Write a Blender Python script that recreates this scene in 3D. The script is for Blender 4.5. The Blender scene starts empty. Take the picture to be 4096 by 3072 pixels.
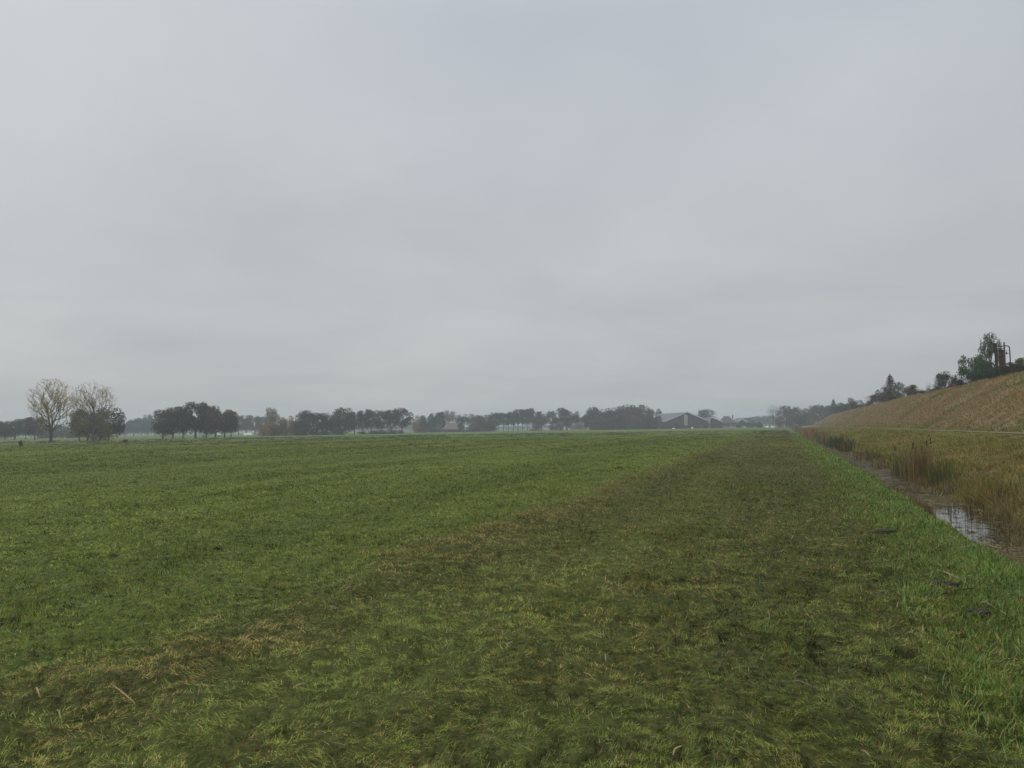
import bpy, math, random
import numpy as np
from mathutils import Vector, Matrix

# ------------------------------------------------------------------ camera, sky, sun, exposure
F = 3072.0                      # focal length in pixels of the 4096 px wide photograph (27 mm on a 36 mm frame)
EYE = 1.6
YAW, PITCH, ROLL = math.radians(19.4), math.radians(3.3), math.radians(0.8)
scn = bpy.context.scene
col = scn.collection
cam_d = bpy.data.cameras.new('camera'); cam_d.sensor_width = 36; cam_d.lens = 27.0
cam_d.clip_start = 0.1; cam_d.clip_end = 9000
cam = bpy.data.objects.new('camera', cam_d); col.objects.link(cam); scn.camera = cam
cam.matrix_world = (Matrix.Translation((0, 0, EYE)) @ Matrix.Rotation(YAW, 4, 'Z') @
                    Matrix.Rotation(math.pi/2 + PITCH, 4, 'X') @ Matrix.Rotation(-ROLL, 4, 'Z'))
CR = np.array(cam.matrix_world)[:3, :3]
def ray(px, py):
    d = CR @ np.array([(px-2048)/F, -(py-1536)/F, -1.0])
    return d
SUN_AZ, SUN_EL = math.radians(-50), math.radians(42)      # azimuth from +Y, clockwise
w = bpy.data.worlds.new('World'); scn.world = w; w.use_nodes = True
nt = w.node_tree; N = nt.nodes; L = nt.links
bg = N['Background']; bg.inputs['Strength'].default_value = 0.1
sky = N.new('ShaderNodeTexSky'); sky.sky_type = 'NISHITA'; sky.sun_disc = False
sky.sun_elevation = SUN_EL; sky.sun_rotation = SUN_AZ
sky.air_density = 1.0; sky.dust_density = 3.0
tc = N.new('ShaderNodeTexCoord')
sep = N.new('ShaderNodeSeparateXYZ'); L.new(tc.outputs['Generated'], sep.inputs[0])
zc = N.new('ShaderNodeMath'); zc.operation = 'MAXIMUM'; zc.inputs[1].default_value = 0.0; L.new(sep.outputs['Z'], zc.inputs[0])
za = N.new('ShaderNodeMath'); za.operation = 'ADD'; za.inputs[1].default_value = 0.16; L.new(zc.outputs[0], za.inputs[0])
dx = N.new('ShaderNodeMath'); dx.operation = 'DIVIDE'; L.new(sep.outputs['X'], dx.inputs[0]); L.new(za.outputs[0], dx.inputs[1])
dy = N.new('ShaderNodeMath'); dy.operation = 'DIVIDE'; L.new(sep.outputs['Y'], dy.inputs[0]); L.new(za.outputs[0], dy.inputs[1])
cb = N.new('ShaderNodeCombineXYZ'); L.new(dx.outputs[0], cb.inputs[0]); L.new(dy.outputs[0], cb.inputs[1])
n1 = N.new('ShaderNodeTexNoise'); n1.inputs['Scale'].default_value = 0.75; n1.inputs['Detail'].default_value = 7
n1.inputs['Roughness'].default_value = 0.5; n1.inputs['Distortion'].default_value = 0.3; L.new(cb.outputs[0], n1.inputs['Vector'])
rmp = N.new('ShaderNodeValToRGB'); L.new(n1.outputs['Fac'], rmp.inputs[0])
rmp.color_ramp.elements[0].position = 0.34; rmp.color_ramp.elements[0].color = (0.875, 0.885, 0.91, 1)
rmp.color_ramp.elements[1].position = 0.66; rmp.color_ramp.elements[1].color = (1.075, 1.075, 1.07, 1)
# overcast sky: grey-white at the horizon, faintly blue higher up, brighter towards the zenith
rz = N.new('ShaderNodeValToRGB'); L.new(zc.outputs[0], rz.inputs[0])
cr = rz.color_ramp; cr.elements[0].position = 0.0; cr.elements[0].color = (4.5, 4.75, 4.75, 1)
cr.elements[1].position = 1.0; cr.elements[1].color = (10.5, 10.9, 11.3, 1)
for p, c in ((0.06, (4.85, 5.05, 5.15, 1)), (0.22, (5.3, 5.55, 5.72, 1)), (0.48, (5.2, 5.6, 6.0, 1)), (0.7, (7.4, 7.9, 8.3, 1))):
    e = cr.elements.new(p); e.color = c
mul = N.new('ShaderNodeMix'); mul.data_type = 'RGBA'; mul.blend_type = 'MULTIPLY'; mul.inputs[0].default_value = 1
L.new(rz.outputs[0], mul.inputs[6]); L.new(rmp.outputs[0], mul.inputs[7])
mx = N.new('ShaderNodeMix'); mx.data_type = 'RGBA'; mx.inputs[0].default_value = 0.96
L.new(sky.outputs[0], mx.inputs[6]); L.new(mul.outputs[2], mx.inputs[7]); L.new(mx.outputs[2], bg.inputs['Color'])
sd = bpy.data.lights.new('sun', 'SUN'); sd.energy = 1.1; sd.angle = math.radians(24); sd.color = (1.0, 0.96, 0.9)
so = bpy.data.objects.new('sun', sd); col.objects.link(so)
sdir = Vector((math.sin(SUN_AZ)*math.cos(SUN_EL), math.cos(SUN_AZ)*math.cos(SUN_EL), math.sin(SUN_EL)))
so.rotation_euler = sdir.to_track_quat('Z', 'Y').to_euler(); so.location = (0, -20, 60)
scn.view_settings.view_transform = 'Standard'; scn.view_settings.look = 'None'
scn.view_settings.exposure = 0.0; scn.view_settings.gamma = 1.0
scn.cycles.volume_bounces = 1
scn.cycles.max_bounces = 8; scn.cycles.transparent_max_bounces = 12
HAZE = 0.00072

# ------------------------------------------------------------------ noise and terrain
def _hash(ix, iy, s):
    h = (ix.astype(np.int64)*374761393 + iy.astype(np.int64)*668265263 + s*1442695041) & 0xFFFFFFFF
    h = ((h ^ (h >> 13))*1274126177) & 0xFFFFFFFF
    return ((h ^ (h >> 16)) & 0xFFFFFF)/float(0xFFFFFF)
def vnoise(x, y, s=0):
    ix, iy = np.floor(x), np.floor(y); fx, fy = x-ix, y-iy
    fx = fx*fx*(3-2*fx); fy = fy*fy*(3-2*fy)
    a, b = _hash(ix, iy, s), _hash(ix+1, iy, s); c, d = _hash(ix, iy+1, s), _hash(ix+1, iy+1, s)
    return (a*(1-fx)+b*fx)*(1-fy) + (c*(1-fx)+d*fx)*fy
def fbm(x, y, o=4, s=0):
    t, a, n = 0, 0.5, 0
    for k in range(o):
        t = t + a*vnoise(x*2**k, y*2**k, s+k*17); n += a; a *= 0.5
    return t/n
def sm(a, b, x):
    t = np.clip((x-a)/(b-a), 0, 1); return t*t*(3-2*t)
WZ = -0.5
XS = np.array([-9e3, 2.25, 2.55, 2.95, 3.25, 4.25, 4.62, 5.1, 6.3, 8.5, 11.0, 13.4, 20.0, 80.0, 120., 9e3])
ZS = np.array([0.0, 0.0, -0.10, -0.56, -0.8, -0.8, -0.48, -0.18, 0.15, 0.55, 0.86, 0.9, 0.8, 0.8, 0.0, 0.0])
def edge(y):      # wandering of the ditch edges
    return (fbm(y*0.25, y*0+3.1, 3, 5)-0.5)*0.4
def macro(x, y):
    f = sm(1.6, 2.5, x)*(1-sm(6, 8, x))
    z = np.interp(x + f*edge(y), XS, ZS)
    far = sm(430, 470, y)
    return z*(1-far)
def micro(x, y):
    r = np.hypot(x, y)
    k = 1/(1+(r/90)**2)
    bank = sm(4.4, 5.5, x)*(1-sm(10.5, 12, x))
    water = sm(2.7, 3.0, x)*(1-sm(4.3, 4.7, x))
    a = (fbm(x*1.1, y*1.1, 3, 11)-0.5)*0.10 + (fbm(x*4.5+y*0.6, y*3.2, 3, 23)-0.5)*0.05 + (fbm(x*8.5, y*8.5, 2, 27)-0.5)*0.06
    b = (fbm(x*1.3, y*1.3, 4, 31)-0.5)*0.30
    sw = -4.2 + (fbm(y*0.2, y*0, 2, 9)-0.5)*0.5          # low swath of cuttings
    c = 0.06*np.exp(-((x-sw)/0.45)**2)*(0.4+1.2*fbm(x*2.5, y*1.2, 2, 19))
    return (a*(1-water*0.8)*(1-bank) + b*bank + c)*k
def H(x, y): return macro(x, y) + micro(x, y)
# embankment profile, its crown and its rounded far end
EY0, EY1 = -120.0, 398.0
def EH(x, y):
    base = 0.78
    xs = np.array([13.3, 13.9, 21.0, 22.3, 60, 75]); zs = np.array([0.0, 0.25, 5.1, 5.55, 5.9, 0.0])
    z = np.interp(x, xs, zs)
    endk = np.clip((EY1+14-y)/18, 0, 1)
    z = z*endk*(1-0.10*sm(200, 400, y))
    n = (fbm(x*0.8+y*0.3, y*0.35, 4, 41)-0.5)*0.08 + (fbm(x*0.25, y*0.12, 2, 43)-0.5)*0.5*sm(13.6, 15, x)
    return base + z + n*np.clip(z, 0, 1)

# ------------------------------------------------------------------ mesh helpers
def tag(o, label=None, cat=None, group=None, kind=None):
    if label: o['label'] = label
    if cat: o['category'] = cat
    if group: o['group'] = group
    if kind: o['kind'] = kind
    return o
def mesh_np(name, verts, loops, starts, mat=None, tint=None, smooth=False):
    me = bpy.data.meshes.new(name)
    nv, nl, npoly = len(verts), len(loops), len(starts)
    me.vertices.add(nv); me.vertices.foreach_set('co', np.asarray(verts, np.float32).ravel())
    me.loops.add(nl); me.loops.foreach_set('vertex_index', np.asarray(loops, np.int32).ravel())
    me.polygons.add(npoly); me.polygons.foreach_set('loop_start', np.asarray(starts, np.int32))
    if smooth: me.polygons.foreach_set('use_smooth', np.ones(npoly, bool))
    if tint is not None:
        ca = me.color_attributes.new('tint', 'FLOAT_COLOR', 'POINT')
        c = np.ones((nv, 4), np.float32); c[:, :3] = tint; ca.data.foreach_set('color', c.ravel())
    me.update(calc_edges=True)
    if mat: me.materials.append(mat)
    return me
def quads_mesh(name, V4, mat, tint=None, smooth=False):     # V4: (n,4,3)
    n = len(V4)
    return mesh_np(name, V4.reshape(-1, 3), np.arange(n*4), np.arange(n)*4, mat,
                   None if tint is None else np.repeat(tint, 4, 0), smooth)
def obj(name, me, parent=None):
    o = bpy.data.objects.new(name, me); col.objects.link(o)
    if parent: o.parent = parent
    return o
def empty(name, loc=(0, 0, 0), rz=0, sc=(1, 1, 1)):
    o = bpy.data.objects.new(name, None); col.objects.link(o)
    o.location = loc; o.rotation_euler = (0, 0, rz); o.scale = sc; o.empty_display_size = 0.3
    return o
class MB:
    def __init__(s): s.v = []; s.f = []
    def add(s, vs, fs):
        b = len(s.v); s.v += [tuple(p) for p in vs]; s.f += [tuple(i+b for i in f) for f in fs]; return s
    def box(s, x0, x1, y0, y1, z0, z1):
        v = [(x, y, z) for z in (z0, z1) for y in (y0, y1) for x in (x0, x1)]
        return s.add(v, [(0, 2, 3, 1), (4, 5, 7, 6), (0, 1, 5, 4), (2, 6, 7, 3), (0, 4, 6, 2), (1, 3, 7, 5)])
    def tube(s, pts, rad, n=10):
        pts = [Vector(p) for p in pts]; rad = rad if hasattr(rad, '__len__') else [rad]*len(pts)
        b = len(s.v); prev = None
        for i, p in enumerate(pts):
            d = (pts[min(i+1, len(pts)-1)]-pts[max(i-1, 0)]).normalized()
            a = d.orthogonal() if prev is None else (prev - d*prev.dot(d))
            a.normalize(); prev = a; c = d.cross(a)
            for k in range(n):
                t = 2*math.pi*k/n; s.v.append(tuple(p + (a*math.cos(t)+c*math.sin(t))*rad[i]))
        for i in range(len(pts)-1):
            for k in range(n):
                s.f.append((b+i*n+k, b+i*n+(k+1) % n, b+(i+1)*n+(k+1) % n, b+(i+1)*n+k))
        s.f.append(tuple(b+k for k in range(n))[::-1]); s.f.append(tuple(b+(len(pts)-1)*n+k for k in range(n)))
        return s
    def build(s, name, mat, parent=None, bevel=0, smooth=False):
        me = bpy.data.meshes.new(name); me.from_pydata(s.v, [], s.f); me.update()
        if mat: me.materials.append(mat)
        if smooth: me.polygons.foreach_set('use_smooth', [True]*len(me.polygons))
        o = obj(name, me, parent)
        if bevel:
            m = o.modifiers.new('bevel', 'BEVEL'); m.width = bevel; m.segments = 2; m.limit_method = 'ANGLE'
        return o

# ------------------------------------------------------------------ materials
def newmat(name):
    m = bpy.data.materials.new(name); m.use_nodes = True
    return m, m.node_tree.nodes, m.node_tree.links, m.node_tree.nodes['Principled BSDF']
def plain(name, c, rough=0.8, var=0.2, scale=3.0, metal=0.0):
    m, n, l, b = newmat(name)
    t = n.new('ShaderNodeTexCoord'); no = n.new('ShaderNodeTexNoise'); no.inputs['Scale'].default_value = scale
    no.inputs['Detail'].default_value = 6; l.new(t.outputs['Object'], no.inputs['Vector'])
    r = n.new('ShaderNodeValToRGB'); l.new(no.outputs['Fac'], r.inputs[0])
    r.color_ramp.elements[0].position = 0.3; r.color_ramp.elements[1].position = 0.7
    r.color_ramp.elements[0].color = (*[x*(1-var) for x in c], 1); r.color_ramp.elements[1].color = (*[min(1, x*(1+var)) for x in c], 1)
    l.new(r.outputs[0], b.inputs['Base Color']); b.inputs['Roughness'].default_value = rough; b.inputs['Metallic'].default_value = metal
    bp = n.new('ShaderNodeBump'); bp.inputs['Strength'].default_value = 0.3; bp.inputs['Distance'].default_value = 0.02
    l.new(no.outputs['Fac'], bp.inputs['Height']); l.new(bp.outputs[0], b.inputs['Normal'])
    return m
def leafmat(name, c1, c2, transl=0.35):      # tint attribute (0..1 in red) mixes the two leaf colours
    m, n, l, b = newmat(name)
    a = n.new('ShaderNodeAttribute'); a.attribute_name = 'tint'
    s = n.new('ShaderNodeSeparateColor'); l.new(a.outputs['Color'], s.inputs[0])
    oi = n.new('ShaderNodeObjectInfo')
    ad = n.new('ShaderNodeMath'); ad.operation = 'MULTIPLY_ADD'; ad.inputs[1].default_value = 0.35; ad.inputs[2].default_value = -0.17
    l.new(oi.outputs['Random'], ad.inputs[0])
    ad2 = n.new('ShaderNodeMath'); ad2.operation = 'ADD'; ad2.use_clamp = True
    l.new(ad.outputs[0], ad2.inputs[0]); l.new(s.outputs[0], ad2.inputs[1])
    mxx = n.new('ShaderNodeMix'); mxx.data_type = 'RGBA'; l.new(ad2.outputs[0], mxx.inputs[0])
    mxx.inputs[6].default_value = (*c1, 1); mxx.inputs[7].default_value = (*c2, 1)
    l.new(mxx.outputs[2], b.inputs['Base Color']); b.inputs['Roughness'].default_value = 0.8
    b.inputs['Specular IOR Level'].default_value = 0.2
    tr = n.new('ShaderNodeBsdfTranslucent'); l.new(mxx.outputs[2], tr.inputs[0])
    ms = n.new('ShaderNodeMixShader'); ms.inputs[0].default_value = transl
    l.new(b.outputs[0], ms.inputs[1]); l.new(tr.outputs[0], ms.inputs[2]); l.new(ms.outputs[0], n['Material Output'].inputs[0])
    return m
def bladmat(name, transl=0.3, gain=1.0):
    m, n, l, b = newmat(name)
    a = n.new('ShaderNodeAttribute'); a.attribute_name = 'tint'
    src = a.outputs['Color']
    l.new(src, b.inputs['Base Color']); b.inputs['Roughness'].default_value = 0.7
    b.inputs['Specular IOR Level'].default_value = 0.1
    tr = n.new('ShaderNodeBsdfTranslucent'); l.new(src, tr.inputs[0])
    ms = n.new('ShaderNodeMixShader'); ms.inputs[0].default_value = transl
    l.new(b.outputs[0], ms.inputs[1]); l.new(tr.outputs[0], ms.inputs[2]); l.new(ms.outputs[0], n['Material Output'].inputs[0])
    return m
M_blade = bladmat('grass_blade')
M_bark = plain('bark', (0.09, 0.075, 0.06), 0.9, 0.3, 4)
M_leaf = {
    'dark': leafmat('leaf_dark', (0.030, 0.036, 0.018), (0.070, 0.072, 0.032)),
    'green': leafmat('leaf_green', (0.035, 0.055, 0.022), (0.075, 0.10, 0.04)),
    'brown': leafmat('leaf_brown', (0.060, 0.045, 0.025), (0.12, 0.085, 0.045)),
    'ochre': leafmat('leaf_ochre', (0.10, 0.085, 0.03), (0.22, 0.16, 0.05)),
    'orange': leafmat('leaf_orange', (0.20, 0.11, 0.035), (0.36, 0.22, 0.06)),
    'yellow': leafmat('leaf_yellow', (0.26, 0.17, 0.06), (0.62, 0.47, 0.16), 0.5),
    'pale': leafmat('leaf_pale', (0.16, 0.13, 0.10), (0.30, 0.22, 0.16), 0.4),
    'red': leafmat('leaf_red', (0.10, 0.025, 0.025), (0.20, 0.05, 0.045)),
    'conifer': leafmat('leaf_conifer', (0.018, 0.032, 0.022), (0.04, 0.06, 0.035), 0.15),
    'fresh': leafmat('leaf_fresh', (0.035, 0.07, 0.025), (0.10, 0.17, 0.06)),
}

def ground_material():
    m, n, l, b = newmat('meadow_soil_and_turf')
    g = n.new('ShaderNodeNewGeometry'); P = g.outputs['Position']
    sp = n.new('ShaderNodeSeparateXYZ'); l.new(P, sp.inputs[0])
    def noise(scale, detail=4, vec=P, rough=0.55):
        o = n.new('ShaderNodeTexNoise'); o.inputs['Scale'].default_value = scale; o.inputs['Detail'].default_value = detail
        o.inputs['Roughness'].default_value = rough; l.new(vec, o.inputs['Vector']); return o.outputs['Fac']
    def mapped(s):
        mp = n.new('ShaderNodeMapping'); mp.inputs['Scale'].default_value = s; l.new(P, mp.inputs['Vector']); return mp.outputs[0]
    def ramp(f, *st):
        r = n.new('ShaderNodeValToRGB'); l.new(f, r.inputs[0]); e = r.color_ramp.elements
        e[0].position, e[0].color = st[0][0], (*st[0][1], 1); e[1].position, e[1].color = st[-1][0], (*st[-1][1], 1)
        for p, c in st[1:-1]:
            q = e.new(p); q.color = (*c, 1)
        return r.outputs[0]
    def mix(f, a, c, mode='MIX'):
        o = n.new('ShaderNodeMix'); o.data_type = 'RGBA'; o.blend_type = mode
        if isinstance(f, float): o.inputs[0].default_value = f
        else: l.new(f, o.inputs[0])
        for s, i in ((a, 6), (c, 7)):
            if isinstance(s, tuple): o.inputs[i].default_value = (*s, 1)
            else: l.new(s, o.inputs[i])
        return o.outputs[2]
    def rng(f, a, c):
        o = n.new('ShaderNodeMapRange'); o.interpolation_type = 'SMOOTHSTEP'; l.new(f, o.inputs[0])
        o.inputs[1].default_value = a; o.inputs[2].default_value = c; return o.outputs[0]
    def math2(op, a, c):
        o = n.new('ShaderNodeMath'); o.operation = op
        for s, i in ((a, 0), (c, 1)):
            if isinstance(s, (int, float)): o.inputs[i].default_value = s
            else: l.new(s, o.inputs[i])
        return o.outputs[0]
    X, Y = sp.outputs['X'], sp.outputs['Y']
    warp = math2('MULTIPLY', math2('SUBTRACT', noise(0.25, 3), 0.5), 1.6)
    Xw = math2('ADD', X, warp)
    fine = noise(16.0, 8, P, 0.7); med = noise(1.6, 4); big = noise(0.12, 3)
    streak = noise(1.0, 4, mapped((0.4, 0.03, 1)))
    left = ramp(fine, (0.32, (0.030, 0.040, 0.012)), (0.5, (0.105, 0.140, 0.028)), (0.68, (0.20, 0.235, 0.06)))
    cut = ramp(fine, (0.32, (0.028, 0.030, 0.012)), (0.5, (0.088, 0.098, 0.028)), (0.68, (0.175, 0.17, 0.06)))
    mcut = math2('MULTIPLY', rng(Xw, -5.0, -3.9), 1.0)
    c = mix(mcut, left, cut)
    c = mix(math2('MULTIPLY', rng(streak, 0.45, 0.75), 0.5), c, (0.16, 0.195, 0.045))
    c = mix(math2('MULTIPLY', rng(big, 0.5, 0.7), 0.35), c, (0.10, 0.125, 0.036))
    c = mix(math2('MULTIPLY', rng(med, 0.56, 0.7), 0.55), c, (0.045, 0.062, 0.02))
    verge = ramp(fine, (0.3, (0.05, 0.08, 0.02)), (0.7, (0.15, 0.21, 0.055)))
    mv = math2('MULTIPLY', rng(Xw, 1.0, 1.7), 1.0)
    c = mix(mv, c, verge)
    mud = ramp(med, (0.3, (0.025, 0.02, 0.012)), (0.7, (0.06, 0.048, 0.028)))
    c = mix(rng(X, 2.4, 2.7), c, mud)
    bank = ramp(noise(2.2, 6), (0.3, (0.085, 0.085, 0.032)), (0.5, (0.15, 0.14, 0.055)), (0.7, (0.23, 0.165, 0.085)))
    c = mix(rng(X, 4.6, 5.2), c, bank)
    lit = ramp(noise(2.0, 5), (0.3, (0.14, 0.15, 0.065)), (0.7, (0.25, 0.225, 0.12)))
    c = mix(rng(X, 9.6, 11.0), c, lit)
    # beyond the ditch strip and the meadow: other pasture
    c = mix(math2('MULTIPLY', rng(Y, 455, 480), 0.9), c, (0.13, 0.17, 0.07))
    l.new(c, b.inputs['Base Color']); b.inputs['Roughness'].default_value = 0.95
    b.inputs['Specular IOR Level'].default_value = 0.1
    bp = n.new('ShaderNodeBump'); bp.inputs['Strength'].default_value = 0.7; bp.inputs['Distance'].default_value = 0.12
    hh = math2('ADD', med, math2('MULTIPLY', fine, 0.6)); l.new(hh, bp.inputs['Height']); l.new(bp.outputs[0], b.inputs['Normal'])
    return m
def embank_material():
    m, n, l, b = newmat('mown_embankment_turf')
    g = n.new('ShaderNodeNewGeometry'); P = g.outputs['Position']
    mp = n.new('ShaderNodeMapping'); mp.inputs['Scale'].default_value = (0.6, 0.45, 0.9); mp.inputs['Rotation'].default_value = (0.5, 0, 0.25)
    l.new(P, mp.inputs['Vector'])
    def noise(s, d, v): 
        o = n.new('ShaderNodeTexNoise'); o.inputs['Scale'].default_value = s; o.inputs['Detail'].default_value = d
        o.inputs['Roughness'].default_value = 0.62; l.new(v, o.inputs['Vector']); return o.outputs['Fac']
    a = noise(1.1, 9, mp.outputs[0]); f = noise(4.0, 5, P)
    r = n.new('ShaderNodeValToRGB'); l.new(a, r.inputs[0]); e = r.color_ramp.elements
    e[0].position = 0.32; e[0].color = (0.21, 0.165, 0.08, 1); e[1].position = 0.68; e[1].color = (0.32, 0.228, 0.135, 1)
    q = e.new(0.5); q.color = (0.265, 0.195, 0.11, 1); q = e.new(0.42); q.color = (0.245, 0.20, 0.09, 1)
    r2 = n.new('ShaderNodeValToRGB'); l.new(f, r2.inputs[0]); r2.color_ramp.elements[0].position = .3; r2.color_ramp.elements[0].color = (.6, .6, .6, 1)
    r2.color_ramp.elements[1].position = .7; r2.color_ramp.elements[1].color = (1.25, 1.25, 1.25, 1)
    mm = n.new('ShaderNodeMix'); mm.data_type = 'RGBA'; mm.blend_type = 'MULTIPLY'; mm.inputs[0].default_value = 1
    l.new(r.outputs[0], mm.inputs[6]); l.new(r2.outputs[0], mm.inputs[7])
    l.new(mm.outputs[2], b.inputs['Base Color']); b.inputs['Roughness'].default_value = 0.95; b.inputs['Specular IOR Level'].default_value = 0.1
    bp = n.new('ShaderNodeBump'); bp.inputs['Strength'].default_value = 0.8; bp.inputs['Distance'].default_value = 0.25
    l.new(a, bp.inputs['Height']); l.new(bp.outputs[0], b.inputs['Normal'])
    return m
def water_material():
    m, n, l, b = newmat('ditch_water')
    g = n.new('ShaderNodeNewGeometry'); P = g.outputs['Position']
    sp = n.new('ShaderNodeSeparateXYZ'); l.new(P, sp.inputs[0])
    no = n.new('ShaderNodeTexNoise'); no.inputs['Scale'].default_value = 1.6; no.inputs['Detail'].default_value = 8
    no.inputs['Roughness'].default_value = 0.7; l.new(P, no.inputs['Vector'])
    # floating scum: none on the open stretch (15..21 m), much elsewhere
    mr = n.new('ShaderNodeMapRange'); mr.interpolation_type = 'SMOOTHSTEP'; l.new(sp.outputs['Y'], mr.inputs[0]); mr.inputs[1].default_value = 20.5; mr.inputs[2].default_value = 24
    mr2 = n.new('ShaderNodeMapRange'); l.new(sp.outputs['Y'], mr2.inputs[0]); mr2.inputs[1].default_value = 15.5; mr2.inputs[2].default_value = 13.5
    s = n.new('ShaderNodeMath'); s.operation = 'MAXIMUM'; l.new(mr.outputs[0], s.inputs[0]); l.new(mr2.outputs[0], s.inputs[1])
    a = n.new('ShaderNodeMath'); a.operation = 'MULTIPLY_ADD'; l.new(s.outputs[0], a.inputs[0]); a.inputs[1].default_value = 0.165; l.new(no.outputs['Fac'], a.inputs[2])
    r = n.new('ShaderNodeMapRange'); l.new(a.outputs[0], r.inputs[0]); r.inputs[1].default_value = 0.6; r.inputs[2].default_value = 0.68
    n2 = n.new('ShaderNodeTexNoise'); n2.inputs['Scale'].default_value = 12; n2.inputs['Detail'].default_value = 6; l.new(P, n2.inputs['Vector'])
    rc = n.new('ShaderNodeValToRGB'); l.new(n2.outputs['Fac'], rc.inputs[0])
    rc.color_ramp.elements[0].position = .35; rc.color_ramp.elements[0].color = (.022, .020, .010, 1)
    rc.color_ramp.elements[1].position = .7; rc.color_ramp.elements[1].color = (.075, .064, .022, 1)
    mm = n.new('ShaderNodeMix'); mm.data_type = 'RGBA'; l.new(r.outputs[0], mm.inputs[0]); mm.inputs[6].default_value = (.012, .010, .006, 1); l.new(rc.outputs[0], mm.inputs[7])
    l.new(mm.outputs[2], b.inputs['Base Color'])
    ro = n.new('ShaderNodeMapRange'); l.new(r.outputs[0], ro.inputs[0]); ro.inputs[3].default_value = 0.03; ro.inputs[4].default_value = 0.6
    sp_ = n.new('ShaderNodeMapRange'); l.new(r.outputs[0], sp_.inputs[0]); sp_.inputs[3].default_value = 0.5; sp_.inputs[4].default_value = 0.06; l.new(sp_.outputs[0], b.inputs['Specular IOR Level'])
    l.new(ro.outputs[0], b.inputs['Roughness']); b.inputs['IOR'].default_value = 1.33
    wv = n.new('ShaderNodeTexNoise'); wv.inputs['Scale'].default_value = 5; wv.inputs['Detail'].default_value = 3; l.new(P, wv.inputs['Vector'])
    bp = n.new('ShaderNodeBump'); bp.inputs['Strength'].default_value = 0.06; bp.inputs['Distance'].default_value = 0.02
    l.new(wv.outputs['Fac'], bp.inputs['Height']); l.new(bp.outputs[0], b.inputs['Normal'])
    return m

# ------------------------------------------------------------------ the setting
def axis(a, lo, hi, step, grow):
    v = list(np.arange(lo, hi, step)); s = step; x = hi
    while x < a[1]: v.append(x); s = min(s*grow, 60); x += s
    v.append(a[1]); s = step; x = lo-step; left = []
    while x > a[0]: left.append(x); s = min(s*grow, 60); x -= s
    left.append(a[0])
    return np.array(left[::-1] + v)
def grid(name, xs, ys, fn, mat, smooth=True):
    X, Y = np.meshgrid(xs, ys); Z = fn(X, Y)
    V = np.stack([X, Y, Z], -1).reshape(-1, 3); nx, ny = len(xs), len(ys)
    i = np.arange(nx-1)[None, :] + nx*np.arange(ny-1)[:, None]
    q = np.stack([i, i+1, i+nx+1, i+nx], -1).reshape(-1)
    return obj(name, mesh_np(name, V, q, np.arange((nx-1)*(ny-1))*4, mat, smooth=smooth))
gx = axis((-3500, 3500), -6.0, 6.5, 0.045, 1.03)
gy = axis((-600, 6500), 2.5, 12.0, 0.045, 1.012)
ground = grid('ground', gx, gy, H, ground_material()); tag(ground, kind='structure')
ex = np.concatenate([np.arange(13.3, 23, 0.22), np.arange(23, 76, 2.5)]); ey = np.concatenate([np.arange(EY0, 20, 2.0), np.arange(20, 150, 0.35), np.arange(150, 418, 0.9)])
emb = grid('embankment', ex, ey, EH, embank_material()); tag(emb, kind='structure')
wy = np.arange(-60, 440, 2.0)
water = grid('water', np.array([2.6, 3.3, 4.2, 5.0]), wy, lambda x, y: x*0+WZ, water_material()); tag(water, kind='structure')
M_track = plain('pale_gravel', (0.185, 0.17, 0.085), 0.95, 0.25, 1.5)
ty = np.concatenate([np.arange(-60, 20, 4.0), np.arange(20, 452, 0.8)])
def trackz(x, y): return H(x, y)*0 + np.interp(x, XS, ZS)*(1-sm(430, 470, y)) + 0.05
track = grid('gravel_track', np.linspace(12.1, 12.7, 4), ty, trackz, M_track); tag(track, kind='structure')

# ------------------------------------------------------------------ grasses
rng = np.random.default_rng(7)
PAL = np.array([(0.055, 0.090, 0.018), (0.115, 0.165, 0.032), (0.19, 0.235, 0.052), (0.27, 0.28, 0.085),
                (0.36, 0.28, 0.13), (0.17, 0.105, 0.05), (0.15, 0.23, 0.075)])
def pick(prob):            # prob (n,7) -> colour index
    c = np.cumsum(prob, 1); c /= c[:, -1:]
    return (rng.random((len(prob), 1)) > c).sum(1)
def blades(name, x, y, z, L_, W_, lean, az, colr, curve=0.5, mat=M_blade):
    n = len(x); P = np.stack([x, y, z], 1)
    d = np.stack([np.cos(az), np.sin(az), az*0], 1); sa = az + np.pi/2 + rng.normal(0, 0.6, n)
    side = np.stack([np.cos(sa), np.sin(sa), sa*0], 1)*(W_/2)[:, None]
    up = np.array([0, 0, 1.0])
    l1, l2 = lean, np.minimum(lean+curve*rng.random(n), 1.75)
    mid = P + (L_*0.55)[:, None]*(d*np.sin(l1)[:, None] + up*np.cos(l1)[:, None])
    tip = mid + (L_*0.45)[:, None]*(d*np.sin(l2)[:, None] + up*np.cos(l2)[:, None])
    V = np.stack([P-side, P+side, mid+side*0.85, mid-side*0.85, tip], 1)
    b = np.arange(n)[:, None]*5
    lo = np.concatenate([b+0, b+1, b+2, b+3, b+3, b+2, b+4], 1)
    st = (np.arange(n)[:, None]*7 + np.array([0, 4])).reshape(-1)
    return mesh_np(name, V.reshape(-1, 3), lo.reshape(-1), st, mat, np.repeat(colr, 5, 0))
def sector(n, r0, r1, p, a0=-57, a1=19):      # sample with areal density ~ r^-p, azimuth clockwise from +Y
    u = rng.random(n); k = 2-p
    r = (r0**k + u*(r1**k-r0**k))**(1/k); a = np.radians(rng.uniform(a0, a1, n))
    return r, r*np.sin(a), r*np.cos(a)
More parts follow.
